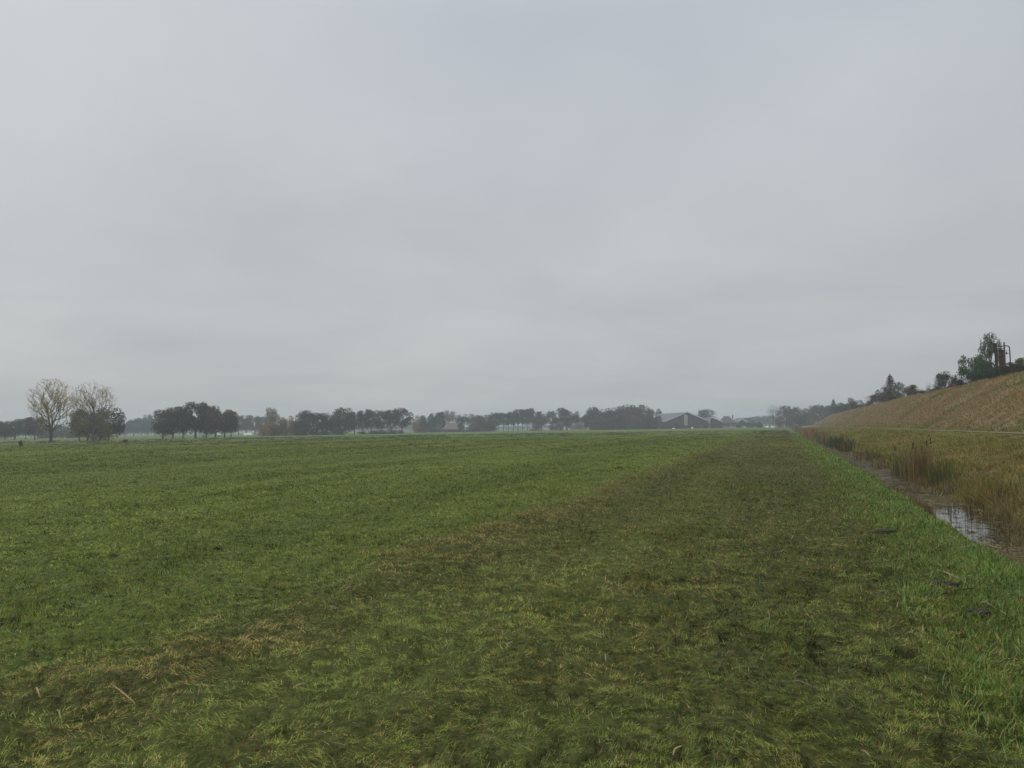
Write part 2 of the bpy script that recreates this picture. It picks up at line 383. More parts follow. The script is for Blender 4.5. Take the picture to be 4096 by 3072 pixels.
def grass_field():
    r, x, y = sector(1700000, 3.0, 150, 1.72)
    keep = (x < 1.75+rng.normal(0, 0.25, len(x))); r, x, y = r[keep], x[keep], y[keep]; n = len(x)
    cl = fbm(x*3.2, y*3.2, 3, 71); big = fbm(x*0.9, y*0.6, 3, 73)
    keep = rng.random(n) < 0.6+0.8*sm(0.38, 0.6, cl)
    r, x, y, cl, big = r[keep], x[keep], y[keep], cl[keep], big[keep]; n = len(x)
    W_ = 0.0027*(r/4)**1.03*rng.uniform(0.55, 1.5, n)
    tall = sm(0.45, 0.72, cl)*sm(0.4, 0.62, big)
    L_ = 0.031*(r/4)**0.30*rng.uniform(0.35, 1.9, n)*(0.8+0.4*tall)
    az = fbm(x*1.4, y*1.4, 3, 81)*20 + rng.normal(0, 0.8, n)
    lean = np.clip(rng.normal(1.12, 0.38, n)-0.15*tall+0.25*sm(8, 40, r), 0.05, 1.5)
    sw = -4.2 + (fbm(y*0.2, y*0, 2, 9)-0.5)*0.5
    cut = sm(-5.3, -3.7, x+(fbm(x*0.7, y*0.35, 3, 99)-0.5)*1.6)*(0.45+0.55*sm(5, 14, r)); near = 1-sm(6, 16, r)
    p1, p2 = fbm(x*1.6, y*1.0, 3, 91), fbm(x*2.6, y*1.8, 3, 95)
    dry = 1.5*np.exp(-((x-sw)/0.55)**2)*sm(0.33, 0.55, p1) + (0.10+0.30*cut)*sm(0.5, 0.68, p2) + 0.35*np.exp(-((x+1.1)/0.5)**2)*sm(.45, .6, fbm(x, y*.3, 2, 97))
    gb = sm(0.38, 0.62, fbm(x*0.42+y*0.012, y*0.03, 3, 101))    # mowing bands
    fn_ = sm(0.36, 0.60, fbm(x*15, y*18, 2, 105)); tone = 0.82*fn_+0.18*sm(0.35, 0.65, fbm(x*4.5, y*4.5, 3, 103)); hue = sm(0.38, 0.62, fbm(x*1.5, y*1.2, 3, 107))  # low gaps between clumps: shade put into blade colour, plus browner thatch
    o = np.ones(n)
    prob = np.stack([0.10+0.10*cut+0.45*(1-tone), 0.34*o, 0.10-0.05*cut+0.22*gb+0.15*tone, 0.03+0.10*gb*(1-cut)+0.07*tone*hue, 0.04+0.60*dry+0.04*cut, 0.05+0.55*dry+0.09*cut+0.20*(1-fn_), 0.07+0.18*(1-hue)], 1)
    far = 1/(1+(r/22)**1.5); mean = PAL[pick(np.maximum(prob, 0.005))]; flat = np.array([0.155, 0.195, 0.045])*(1-cut[:, None])+np.array([0.138, 0.150, 0.042])*cut[:, None]
    mean = mean*(0.35+0.65*far)[:, None] + flat*(0.65*(1-far))[:, None]
    patch = sm(0.35, 0.65, fbm(x*0.16, y*0.09, 3, 109))
    light = np.array([1.24, 1.20, 0.98])*(1-cut[:, None]) + np.array([1.14, 1.01, 0.98])*cut[:, None]
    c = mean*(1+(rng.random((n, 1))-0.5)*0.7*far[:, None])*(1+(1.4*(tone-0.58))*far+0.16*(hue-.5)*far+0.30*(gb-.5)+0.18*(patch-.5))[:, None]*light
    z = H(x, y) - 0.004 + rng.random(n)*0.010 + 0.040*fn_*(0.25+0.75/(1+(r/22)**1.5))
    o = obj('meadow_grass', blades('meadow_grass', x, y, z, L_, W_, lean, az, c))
    tag(o, 'short mown green grass with brown cuttings covering the meadow', 'grass', kind='stuff')
    r, x, y = sector(11000, 3.2, 26, 1.5); k = x < 1.8; r, x, y = r[k], x[k], y[k]; n = len(x)
    c = PAL[pick(np.tile(np.array([[0.0, 0.35, 0.25, 0.06, 0.06, 0.0, 0.45]]), (n, 1)))]*rng.uniform(0.7, 1.35, (n, 1))*np.array([0.95, 1.0, 1.25])
    o = obj('loose_blades', blades('loose_blades', x, y, H(x, y)+0.012, rng.uniform(0.03, 0.085, n), 0.0033*(r/4)**0.8*rng.uniform(.7, 1.5, n), np.clip(rng.normal(0.95, 0.4, n), 0.05, 1.5), rng.uniform(0, 6.28, n), c))
    tag(o, 'single brighter grass blades standing out of the mown turf', 'grass', kind='stuff')
    # darker, taller tussocks further out
    r, x, y = sector(11000, 6, 230, 1.2)
    keep = (x < 1.0) & (fbm(x*0.08, y*0.08, 2, 111) > 0.40); r, x, y = r[keep], x[keep], y[keep]
    k = 26; n = len(x)
    sz = rng.uniform(0.06, 0.30, n)*(1+r/160)
    X = (x[:, None]+rng.normal(0, 1, (n, k))*sz[:, None]*0.95).ravel(); Y = (y[:, None]+rng.normal(0, 1, (n, k))*sz[:, None]*0.30).ravel()
    R = np.repeat(r, k); m = len(X)
    c = PAL[pick(np.tile(np.array([[0.55, 0.3, 0.08, 0.02, 0.02, 0.05, 0.05]]), (m, 1)))]*rng.uniform(0.55, 1.0, (m, 1))
    o = obj('grass_tussocks', blades('grass_tussocks', X, Y, H(X, Y)-0.005, rng.uniform(0.03, 0.09, m)*(1+R/120), 0.005*(1+R/9)*rng.uniform(.6, 1.3, m),
            np.clip(rng.normal(0.95, 0.35, m), 0.05, 1.4), rng.uniform(0, 6.28, m), c))
    tag(o, 'darker tufts of longer grass missed by the mower', 'grass', kind='stuff')
grass_field()
def verge():
    r, x, y = sector(900000, 3.5, 150, 1.5, -6, 40)
    k = (x > 1.35+(fbm(y*0.5, x*0, 3, 121)-0.5)*1.1+rng.normal(0, 0.16, len(x))) & (x < 2.85)
    r, x, y = r[k], x[k], y[k]; n = len(x)
    cl = fbm(x*2.0, y*1.6, 3, 131); bare = sm(0.56, 0.64, fbm(x*1.5+5, y*0.8, 3, 133))
    k = rng.random(n) > 0.75*bare*(1-sm(20, 40, r)); r, x, y, cl = r[k], x[k], y[k], cl[k]; n = len(x)
    c = PAL[pick(np.tile(np.array([[0.20, 0.36, 0.22, 0.08, 0.03, 0.06, 0.26]]), (n, 1)))]*np.array([1.30, 1.34, 1.35])*(0.6+0.8*cl)[:, None]*rng.uniform(0.8, 1.3, (n, 1))
    ed = sm(2.45, 2.8, x); dryc = np.array([0.24, 0.19, 0.09])*rng.uniform(.5, 1.2, (n, 1))
    c = np.where((rng.random(n) < ed*0.8)[:, None], dryc, c)
    o = obj('verge_grass', blades('verge_grass', x, y, H(x, y)-0.005, rng.uniform(0.03, 0.09, n)*(0.4+1.2*cl)*(1-0.2*ed), 0.005*(r/4)**0.9*rng.uniform(.6, 1.4, n),
            np.clip(rng.normal(0.55, 0.35, n), 0.02, 1.3), rng.uniform(0, 6.28, n), c))
    tag(o, 'brighter, longer green grass along the ditch edge', 'grass', kind='stuff')
verge()
def bank():
    r, x, y = sector(1500000, 9, 260, 1.35, 0, 30)
    k = (x > 4.5-(0.9*sm(21, 26, y)+0.7*(1-sm(13.5, 15.5, y))+0.15)*sm(0.35, 0.58, fbm(y*0.5, x*0.3, 3, 143))-0.25*sm(26, 40, y)) & (x < 11.4); r, x, y = r[k], x[k], y[k]; n = len(x)
    cl = fbm(x*0.9, y*0.7, 4, 141); br = fbm(x*0.45+9, y*0.2, 3, 151)
    rust = sm(0.5, 0.68, br); tp = sm(9.0, 11, x)
    prob = np.stack([0.10+0*x, 0.25-0.15*rust, 0.30-0.15*rust, 0.42+0.2*tp, 0.30+0.40*rust, 0.06+0.20*rust, 0.02+0*x], 1)
    c = PAL[pick(np.maximum(prob, 0.005))]*np.array([1.15, 1.05, 0.95])*rng.uniform(0.7, 1.3, (n, 1))
    low = 1-sm(4.7, 5.8, x)
    Lb = (0.06+0.20*sm(0.38, 0.7, cl)*(1-0.7*tp)+0.13*low)*rng.uniform(0.5, 1.3, n)
    o = obj('bank_grass', blades('bank_grass', x, y, H(x, y)-0.01, Lb, 0.006*(r/8)**0.85*rng.uniform(.6, 1.5, n),
            np.clip(rng.normal(0.55, 0.3, n), 0.02, 1.25), fbm(x*.7, y*.7, 2, 161)*10+rng.normal(0, 1, n), c, curve=0.8))
    tag(o, 'rough yellow-brown and olive grass on the bank beyond the ditch', 'grass', kind='stuff')
bank()
def slope():
    r, x, y = sector(1500000, 40, 400, 1.2, 1, 26)
    k = (x > 13.5) & (x < 23) & (y < EY1); r, x, y = r[k], x[k], y[k]; n = len(x)
    cl = fbm(x*1.2+y*0.4, y*1.0, 4, 171); k = rng.random(n) < 0.5+0.7*sm(.4, .65, cl); r, x, y, cl = r[k], x[k], y[k], cl[k]; n = len(x)
    gr = sm(0.55, 0.7, fbm(x*0.3, y*0.1, 3, 181))+0.7*(1-sm(13.6, 15, x)*1.0)
    prob = np.stack([0.04+0.2*gr, 0.05+0.35*gr, 0.10+0.3*gr, 0.30+0*x, 0.70-0.3*gr, 0.22-0.08*gr, 0.0*x+.01], 1)
    c = PAL[pick(np.maximum(prob, 0.005))]*np.array([1.16, 1.0, 1.02])*rng.uniform(0.75, 1.25, (n, 1))
    o = obj('embankment_grass', blades('embankment_grass', x, y, EH(x, y)-0.02, (0.10+0.16*cl)*rng.uniform(.6, 1.5, n)*(1+r/300), 0.00045*r*rng.uniform(.7, 1.5, n),
            np.clip(rng.normal(0.8, 0.35, n), 0.05, 1.4), 2.6+rng.normal(0, .9, n), c))
    tag(o, 'tan mown grass lying on the embankment slope', 'grass', kind='stuff')
slope()
def litter():
    # pale dry stalks and bits of straw strewn over the mown strip
    n = 5200; r, x, y = sector(n, 3.4, 70, 1.1)
    k = (x < 2.0) & (rng.random(n) < 0.10+0.9*np.exp(-((x+4.2)/0.7)**2)+0.45*sm(-4.5, -3.5, x)); r, x, y = r[k], x[k], y[k]; n = len(x)
    c = np.array([0.42, 0.33, 0.17])*rng.uniform(0.5, 1.15, (n, 1))
    o = obj('straw_litter', blades('straw_litter', x, y, H(x, y)+0.048, rng.uniform(0.04, 0.16, n), 0.0032*(r/4)**0.8*rng.uniform(.7, 1.6, n),
            np.clip(rng.normal(1.45, 0.1, n), 1.1, 1.57), rng.uniform(0, 6.28, n), c, curve=0.1))
    tag(o, 'dry straw and cut stalks strewn over the mown strip', 'straw', kind='stuff')
    # reed litter floating on the ditch
    n = 110000; y = 12+rng.random(n)**1.8*200; x = rng.uniform(2.9, 4.85, n)
    pt = fbm(x*1.2, y*0.8, 3, 191); op = sm(14, 16, y)*(1-sm(20.5, 24, y))
    edg = sm(4.1, 4.6, x+0*y)
    k = rng.random(n) < np.clip(1.0*sm(0.36, 0.54, pt)*(1-op)+0.06+0.7*edg*sm(.45, .6, pt), 0, 1); x, y = x[k], y[k]; n = len(x)
    c = np.array([0.16, 0.13, 0.06])*(rng.uniform(0.35, 1.55, (n, 1))**2); c[:, 1] *= rng.uniform(0.85, 1.15, n)
    o = obj('floating_reed_litter', blades('floating_reed_litter', x, y, x*0+WZ+0.006, rng.uniform(0.08, 0.5, n), rng.uniform(0.008, 0.03, n)*(1+y/50),
            np.full(n, 1.565), rng.uniform(0, 6.28, n), c, curve=0.0))
    tag(o, 'dead reed leaves and scum floating on the ditch water', 'floating litter', kind='stuff')
litter()

# ------------------------------------------------------------------ placing things where the photo shows them
def azd(px, py=1700):
    d = ray(px, py); return math.atan2(d[0], d[1])
def at(px, dist):               # world x, y at a horizontal distance in the direction of column px
    a = azd(px); return dist*math.sin(a), dist*math.cos(a)
def zat(px, py, dist):
    d = ray(px, py); return EYE + d[2]/math.hypot(d[0], d[1])*dist
def wid(px, wpx, dist):
    return abs(azd(px+wpx/2)-azd(px-wpx/2))*dist
def gh(x, y): return float(H(np.array([x]), np.array([y]))[0])
def eh(x, y): return float(EH(np.array([x]), np.array([y]))[0])

# ------------------------------------------------------------------ trees
def leafquads(cen, size, r, up=0.0, flat=1.0):
    n = len(cen); a = r.normal(0, 1, (n, 3)); a /= np.linalg.norm(a, axis=1, keepdims=True)
    b = np.cross(a, r.normal(0, 1, (n, 3))); b /= np.linalg.norm(b, axis=1, keepdims=True)
    s = size[:, None] if hasattr(size, '__len__') else size
    a = a*s; b = b*s*0.62
    return np.stack([cen-a, cen-b*1.0+a*0.1, cen+a, cen+b], 1)
def segs_mesh(name, segs, mat, n=5):
    A = np.array([s[0] for s in segs]); B = np.array([s[1] for s in segs]); ra = np.array([s[2] for s in segs]); rb = np.array([s[3] for s in segs])
    d = B-A; d /= np.maximum(np.linalg.norm(d, axis=1, keepdims=True), 1e-9)
    ref = np.where(np.abs(d[:, 2:3]) > 0.9, np.array([[1.0, 0, 0]]), np.array([[0, 0, 1.0]]))
    u = np.cross(d, ref); u /= np.linalg.norm(u, axis=1, keepdims=True); v = np.cross(d, u)
    t = np.arange(n)*2*np.pi/n
    ring = u[:, None, :]*np.cos(t)[None, :, None] + v[:, None, :]*np.sin(t)[None, :, None]
    VA = A[:, None]+ring*ra[:, None, None]; VB = B[:, None]+ring*rb[:, None, None]
    V = np.concatenate([VA, VB], 1).reshape(-1, 3); m = len(segs)
    base = np.arange(m)[:, None]*2*n; k = np.arange(n); k2 = (k+1) % n
    q = np.stack([np.broadcast_to(base+k, (m, n)), base+k2, base+k2+n, base+k+n], -1).reshape(-1)
    return mesh_np(name, V, q, np.arange(m*n)*4, mat, smooth=True)
def skeleton(seed, trunk_h, levels, spread, kids, ratio=0.72, up=0.25, r0=0.03, wob=0.12, first=None):
    r = random.Random(seed); segs = []; tips = []
    def grow(p, d, ln, rad, lv):
        q = p; steps = 3; dirn = d.copy()
        for i in range(steps):
            wb = wob*(0.3 if lv == 0 else 1); dirn = (dirn + Vector((r.gauss(0, wb), r.gauss(0, wb), r.gauss(0, wb)+up*0.3*(lv > 0)))).normalized()
            nx = q + dirn*ln/steps; ra = rad*(1-0.3*i/steps); rb = rad*(1-0.3*(i+1)/steps)
            segs.append((tuple(q), tuple(nx), ra, rb)); q = nx
            if lv >= 1 and lv < levels and i < steps-1 and r.random() < 0.75: branch(q, dirn, ln*ratio*0.75, rad*0.5, lv+1, r.uniform(0.6, 1.15)*spread)
            if lv >= levels-1: tips.append((tuple(q), rad))
        if lv < levels:
            kn = first if (lv == 0 and first) else kids
            for k in range(kn):
                branch(q, dirn, ln*ratio*(1.0 if lv else 1.35)*r.uniform(0.75, 1.15), rad*0.64, lv+1, r.uniform(0.35, 1.0)*spread, k*2*math.pi/kn+r.uniform(-.5, .5))
        else: tips.append((tuple(q), rad))
    def branch(p, d, ln, rad, lv, ang, az=None):
        az = r.uniform(0, 6.28) if az is None else az
        o = d.orthogonal().normalized(); c = d.cross(o)
        nd = (d*math.cos(ang) + (o*math.cos(az)+c*math.sin(az))*math.sin(ang)).normalized()
        nd = (nd + Vector((0, 0, up))).normalized()
        grow(p, nd, ln, rad, lv)
    grow(Vector((0, 0, 0)), Vector((0, 0, 1)), trunk_h, r0, 0)
    return segs, tips
def normalise(segs, tips):
    P = np.array([t[0] for t in tips]); S = np.array([[*s[0], *s[1]] for s in segs])
    P[:, :2] -= (np.percentile(P[:, :2], 98, axis=0)+np.percentile(P[:, :2], 2, axis=0))/2*0; top = P[:, 2].max()*0.97; w_ = max(np.percentile(np.abs(P[:, 0]), 98.5), np.percentile(np.abs(P[:, 1]), 98.5))*2
    sc = np.array([1/w_, 1/w_, 1/top])
    k = (1/w_+1/top)/2
    segs = [(np.array(s[0])*sc, np.array(s[1])*sc, s[2]*k, s[3]*k) for s in segs]
    return segs, P*sc
PROTO = {}
def make_dense(key, seed, cb=0.25, lobes=24, leaves=3600, ls=0.030, open_=0.0, asp=1.0):
    r = np.random.default_rng(seed); ch = (1-cb)/2; cz = cb+ch
    d = r.normal(0, 1, (lobes, 3)); d /= np.linalg.norm(d, axis=1, keepdims=True)
    rad = r.random((lobes, 1))**0.4*0.74
    C = np.sign(d)*np.abs(d)**0.65*rad; LR = r.uniform(0.26, 0.40, lobes)
    C[:, 2] = C[:, 2]*0.9 + 0.05
    k = r.integers(0, lobes, leaves); q = r.normal(0, 1, (leaves, 3)); q /= np.linalg.norm(q, axis=1, keepdims=True)
    q[:, 2] = np.where((q[:, 2] < -0.3) & (r.random(leaves) < 0.6), -q[:, 2], q[:, 2])
    P = C[k] + q*LR[k][:, None]*(r.random((leaves, 1))**0.33*1.08)
    P *= 1+ (r.random((leaves, 1)) < 0.05)*0.12
    if open_:
        keep = r.random(leaves) > open_*(np.sin(P[:, 0]*9+seed)*np.sin(P[:, 2]*11+seed*2) > 0.2); P = P[keep]; k = k[keep]
    lo_, hi_ = np.percentile(P, 1.2, axis=0), np.percentile(P, 98.8, axis=0); P = (P-(lo_+hi_)/2)/((hi_-lo_)/2); ok_ = (np.linalg.norm(P, axis=1) < 1.22) & (P[:, 2] < 1.06); P = P[ok_]; k = k[ok_]
    C = (C-(lo_+hi_)/2)/((hi_-lo_)/2)
    P = P*np.array([0.5, 0.5, ch]) + np.array([0, 0, cz]); P[:, 2] = np.maximum(P[:, 2], 0.01)
    tint = np.clip(0.5+r.normal(0, 0.16, len(P)) + (r.random(lobes)[k]-0.5)*0.5, 0, 1)
    Q = leafquads(P, r.uniform(0.6, 1.3, len(P))*ls, r)
    Q = (Q-P[:, None])*np.array([1, 1, asp]) + P[:, None]
    crown = quads_mesh('crown', Q, None, np.repeat(tint[:, None], 3, 1))
    # trunk with limbs reaching to the lobes
    segs = []; base = np.array([0, 0, 0.0]); fork = np.array([0.01, 0, max(cb*0.95, 0.12)])
    tr = 0.036
    segs.append((base, base+np.array([0, 0, 0.03]), tr*1.5, tr*1.05)); segs.append((base+np.array([0, 0, 0.03]), fork, tr*1.05, tr*0.8))
    for i in range(min(lobes, 9)):
        e = C[i]*np.array([0.5, 0.5, ch])+np.array([0, 0, cz]); mid = fork*0.5+e*0.5+np.array([0, 0, 0.04])
        segs.append((fork, mid, tr*0.5, tr*0.3)); segs.append((mid, e, tr*0.3, tr*0.1))
    PROTO[key] = (crown, segs_mesh('trunk', segs, M_bark, 7))
def make_sparse(key, seed, trunk_h=0.3, levels=5, spread=0.55, kids=3, leaves=6, ls=0.012, keepf=0.7, sg=0.02, first=None, up=0.25, r0=0.03, wob=0.12):
    segs, tips = skeleton(seed, trunk_h, levels, spread, kids, r0=r0, first=first, up=up, wob=wob)
    segs, P = normalise(segs, tips); r = np.random.default_rng(seed)
    trunk = segs_mesh('trunk', segs, M_bark, 5)
    dens = fbm(P[:, 0]*7+seed, P[:, 2]*7, 2, seed)
    P = P[r.random(len(P)) < keepf*(0.35+1.5*sm(0.35, 0.65, dens))]
    C = np.repeat(P, leaves, 0)+r.normal(0, sg, (len(P)*leaves, 3))
    tint = np.clip(r.normal(0.5, 0.25, len(C))+ (np.repeat(r.random(len(P)), leaves)-0.5)*0.5, 0, 1)
    crown = quads_mesh('crown', leafquads(C, r.uniform(0.6, 1.3, len(C))*ls, r), None, np.repeat(tint[:, None], 3, 1))
    PROTO[key] = (crown, trunk)
def make_airy(key, seed, targets=700, fork=0.2, cz=0.6, sz=0.42, shape=1.0, leaves=4, ls=0.0075, sg=0.013, keepf=0.6, twig=0.0011, hollow=0.5, pathw=0.30, lo=0.18):
    r = np.random.default_rng(seed); T = r.normal(0, 1, (targets*3, 3)); T /= np.linalg.norm(T, axis=1, keepdims=True)
    T *= (r.random((len(T), 1))**hollow); T = T*np.array([0.5, 0.5, sz])+np.array([0, 0, cz])
    lump = fbm(T[:, 0]*5+seed, T[:, 2]*5+T[:, 1]*5, 2, seed); T = T[(lump > 0.40) & (T[:, 2] > lo)][:targets]
    T[:, :2] *= (0.75+0.35*np.clip((T[:, 2]-0.2)/0.5, 0, 1))[:, None]*shape
    F_ = np.array([r.normal(0, .008), r.normal(0, .008), fork]); k = 7
    P = [np.array([0, 0, 0.0])]; par = [-1]; plen = [0.0]
    for i in range(1, k+1):
        P.append(F_*i/k+np.array([r.normal(0, .002), r.normal(0, .002), 0])); par.append(i-1); plen.append(F_[2]*i/k)
    PA = np.zeros((targets*4+20, 3)); PL = np.zeros(targets*4+20); PA[:len(P)] = P; PL[:len(P)] = plen; n = len(P)
    order = np.argsort(np.linalg.norm(T-F_, axis=1)+r.normal(0, 0.08, len(T))); tn = []
    big = order[-9:]; order = np.concatenate([big, order[:-9]])
    for q in order:
        t = T[q]; d = np.linalg.norm(PA[:n]-t, axis=1); down = np.maximum(PA[:n, 2]-t[2]+0.02, 0)
        c = d + pathw*PL[:n] + 2.5*down; c[:k-1] += 9; b = int(np.argmin(c)); L0 = d[b]
        steps = 3 if L0 > 0.12 else (2 if L0 > 0.05 else 1); p0 = PA[b].copy(); prev = b
        for s_ in range(1, steps+1):
            f_ = s_/steps; pt = p0*(1-f_)+t*f_; bend = math.sin(f_*math.pi)*0.10*L0
            pt = pt+np.array([r.normal(0, .03*L0), r.normal(0, .03*L0), 0])*(f_ < 1)+np.array([-(t-p0)[0], -(t-p0)[1], 0])*0.10*math.sin(f_*math.pi)
            PA[n] = pt; PL[n] = PL[prev]+np.linalg.norm(pt-PA[prev]); par.append(prev); prev = n; n += 1
        tn.append(prev)
    cnt = np.zeros(n)
    for q in tn: cnt[q] += 1
    for i in range(n-1, 0, -1): cnt[par[i]] += cnt[i]
    rad = twig*np.maximum(cnt, 1)**0.47; rad[0] *= 1.5
    segs = [(PA[par[i]], PA[i], rad[par[i]] if par[i] < k else rad[i]*1.08, rad[i]) for i in range(1, n)]
    trunk = segs_mesh('trunk', segs, M_bark, 5)
    D = PA[tn]; dens = fbm(D[:, 0]*6+seed, D[:, 2]*6, 2, seed+1); D = D[r.random(len(D)) < keepf*(0.4+1.4*sm(0.35, 0.65, dens))]
    C = np.repeat(D, leaves, 0)+r.normal(0, sg, (len(D)*leaves, 3))
    tint = np.clip(r.normal(0.5, 0.22, len(C))+(np.repeat(r.random(len(D)), leaves)-0.5)*0.6, 0, 1)
    PROTO[key] = (quads_mesh('crown', leafquads(C, r.uniform(0.6, 1.3, len(C))*ls, r), None, np.repeat(tint[:, None], 3, 1)), trunk)
def make_conifer(key, seed, leaves=3000, ls=0.022, cb=0.02, pw=0.75):
    r = np.random.default_rng(seed); t = r.random(leaves)**1.4
    whorl = np.round(t*16+r.normal(0, 0.14, leaves))/16; z = cb+(1-cb)*np.clip(whorl, 0, 1)
    R = 0.5*(1-z)**pw+0.01; a = r.random(leaves)*6.283; lob = 0.75+0.3*np.sin(a*7+whorl*20)
    rr = R*lob*r.random(leaves)**0.5; z = z-rr*0.12+r.normal(0, 0.008, leaves)
    P = np.stack([rr*np.cos(a), rr*np.sin(a), np.maximum(z, 0.01)], 1)
    crown = quads_mesh('crown', leafquads(P, r.uniform(0.6, 1.3, leaves)*ls, r), None, np.repeat(np.clip(r.normal(.5, .25, leaves), 0, 1)[:, None], 3, 1))
    PROTO[key] = (crown, segs_mesh('trunk', [(np.zeros(3), np.array([0, 0, .5]), .03, .018), (np.array([0, 0, .5]), np.array([0, 0, .98]), .018, .004)], M_bark, 6))
for i in range(4): make_dense('oak%d' % i, 10+i, cb=0.10+0.03*i, leaves=4200)
for i in range(3): make_dense('oakopen%d' % i, 30+i, cb=0.22, lobes=26, open_=0.35, leaves=3400)
for i in range(4): make_dense('bush%d' % i, 50+i, cb=-0.12, lobes=22, leaves=2600, ls=0.034)
for i in range(4): make_dense('wood%d' % i, 70+i, cb=-0.1, lobes=34, leaves=3600, ls=0.034)
for i in range(3): make_dense('avenue%d' % i, 60+i, cb=0.30, lobes=20, leaves=1500, ls=0.045, open_=0.35)
make_dense('flatcrown', 77, cb=0.30, lobes=34, leaves=3200, open_=0.35, ls=0.028)
for i in range(3): make_airy('thin%d' % i, 90+i, targets=420, fork=0.22, leaves=13, ls=0.018, sg=0.026, keepf=1.0, twig=0.0012, lo=0.2)
make_airy('bare', 99, targets=420, fork=0.38, cz=0.68, sz=0.32, leaves=3, ls=0.009, keepf=0.35, twig=0.0011, lo=0.36)
make_conifer('conifer', 5, leaves=5200, ls=0.026, pw=0.62); make_conifer('conifer_wide', 6, leaves=5200, ls=0.022, pw=0.45)
make_dense('juniper', 88, cb=0.0, lobes=16, leaves=2600, ls=0.03)

def plant(key, mat, name, label, cat, px, top, wpx, dist=None, group=None, X=None, base=None, sink=0.0):
    """a copy of a prototype; dist = horizontal distance, or X = the line along the embankment it stands on"""
    if X is not None:
        a = azd(px); x, y = X, X/math.tan(a); dist = math.hypot(x, y); z = eh(x, y) if 13.3 < X < 76 else gh(x, y)
    else:
        x, y = at(px, dist); z = gh(x, y)
    z -= sink
    h = zat(px, top, dist)-z; wd = wid(px, wpx, dist)
    wd *= 1.12; o = empty(name, (x, y, z), random.Random(int(px*7+top)).uniform(0, 6.28), (wd, wd, h))
    tag(o, label, cat, group)
    cr_, tk = PROTO[key]
    for nm, me in (('crown', cr_), ('trunk', tk)):
        c = obj(nm, me, o)
        if nm == 'crown':
            if not me.materials: me.materials.append(M_leaf['dark'])
            c.material_slots[0].link = 'OBJECT'; c.material_slots[0].material = M_leaf[mat]
    return o

# two tall thinning autumn trees at the left edge, grown individually
make_airy('tall_a', 205, targets=1500, fork=0.19, cz=0.60, sz=0.42, leaves=5, ls=0.0082, sg=0.011, keepf=0.85, twig=0.0010)
make_airy('tall_b', 231, targets=1300, fork=0.30, cz=0.66, sz=0.36, leaves=5, ls=0.0082, sg=0.011, keepf=0.85, twig=0.0010, lo=0.32)
plant('tall_a', 'yellow', 'tall_tree', 'tall spreading tree with thinning yellow leaves, the leftmost tall tree', 'tree', 205, 1516, 195, 182)
plant('tall_b', 'yellow', 'tall_tree', 'tall tree with sparse yellowing crown rising out of darker bushy trees', 'tree', 374, 1526, 160, 200)

gL = 'hazy dark trees at the far left'
for i, (px, t, wp, d, k, m, lab) in enumerate([
    (-25, 1686, 90, 325, 'oak1', 'green', 'dark hazy tree cut by the left edge of the view'),
    (22, 1686, 80, 330, 'oak0', 'green', 'dark hazy tree second from the left edge, rounded low crown'),
    (60, 1677, 85, 325, 'oak2', 'green', 'dark hazy tree third from the left edge, tallest of its row'),
    (104, 1672, 60, 350, 'oakopen0', 'green', 'hazy tree with loose crown just left of the tall spreading tree'),
    (140, 1670, 80, 300, 'oak3', 'brown', 'brownish tree behind the left limbs of the tall spreading tree')]):
    plant(k, m, 'broadleaf_tree', lab, 'tree', px, t, wp, d, gL)
plant('oak1', 'ochre', 'broadleaf_tree', 'olive-yellow bushy tree in front of the second tall tree', 'tree', 352, 1652, 110, 212)
plant('oak3', 'green', 'broadleaf_tree', 'dark green tree left of the second tall tree trunk', 'tree', 318, 1640, 85, 228)
plant('oak0', 'dark', 'broadleaf_tree', 'dark round tree right of the second tall tree', 'tree', 436, 1634, 108, 232)
plant('bush0', 'ochre', 'broadleaf_tree', 'low ochre leafed tree between the second tall tree and the dark round tree', 'tree', 402, 1648, 85, 218)
for px, t, wp, lab in ((185, 1705, 75, 'grey-brown hazy bush behind the trunk of the tall spreading tree'), (250, 1698, 80, 'purplish brown hazy bush right of the tall spreading tree trunk'),
                       (290, 1712, 60, 'low purplish bush nearest the second tall tree')):
    plant('bush1', 'brown', 'bush', lab, 'bush', px, t, wp, 400, 'hazy bushes between the tall trees')
for i, (px, t, wp, lab) in enumerate([(190, 1700, 120, 'faint far tree left of the gap behind the tall spreading tree'), (500, 1690, 60, 'faint far tree right beside the dark round tree'), (535, 1676, 65, 'faint far tree second right of the dark round tree'),
    (568, 1672, 50, 'faint far tree midway between the dark round tree and the grove'), (592, 1660, 40, 'faint far tree with the highest pale tip before the grove'), (618, 1676, 50, 'faint far tree tucked against the left side of the grove')]):
    plant('oak%d' % (i % 4), 'green', 'broadleaf_tree', lab, 'tree', px, t, wp, 560, 'faint far trees behind the left trees')
plant('bush2', 'dark', 'bush', 'small dark bush standing alone in the meadow near the left edge', 'bush', 85, 1763, 20, 126)
plant('bush3', 'dark', 'bush', 'small dark bush at the meadow edge left of the grove', 'bush', 502, 1757, 19, 149)
gD = 'oaks of the dark grove'
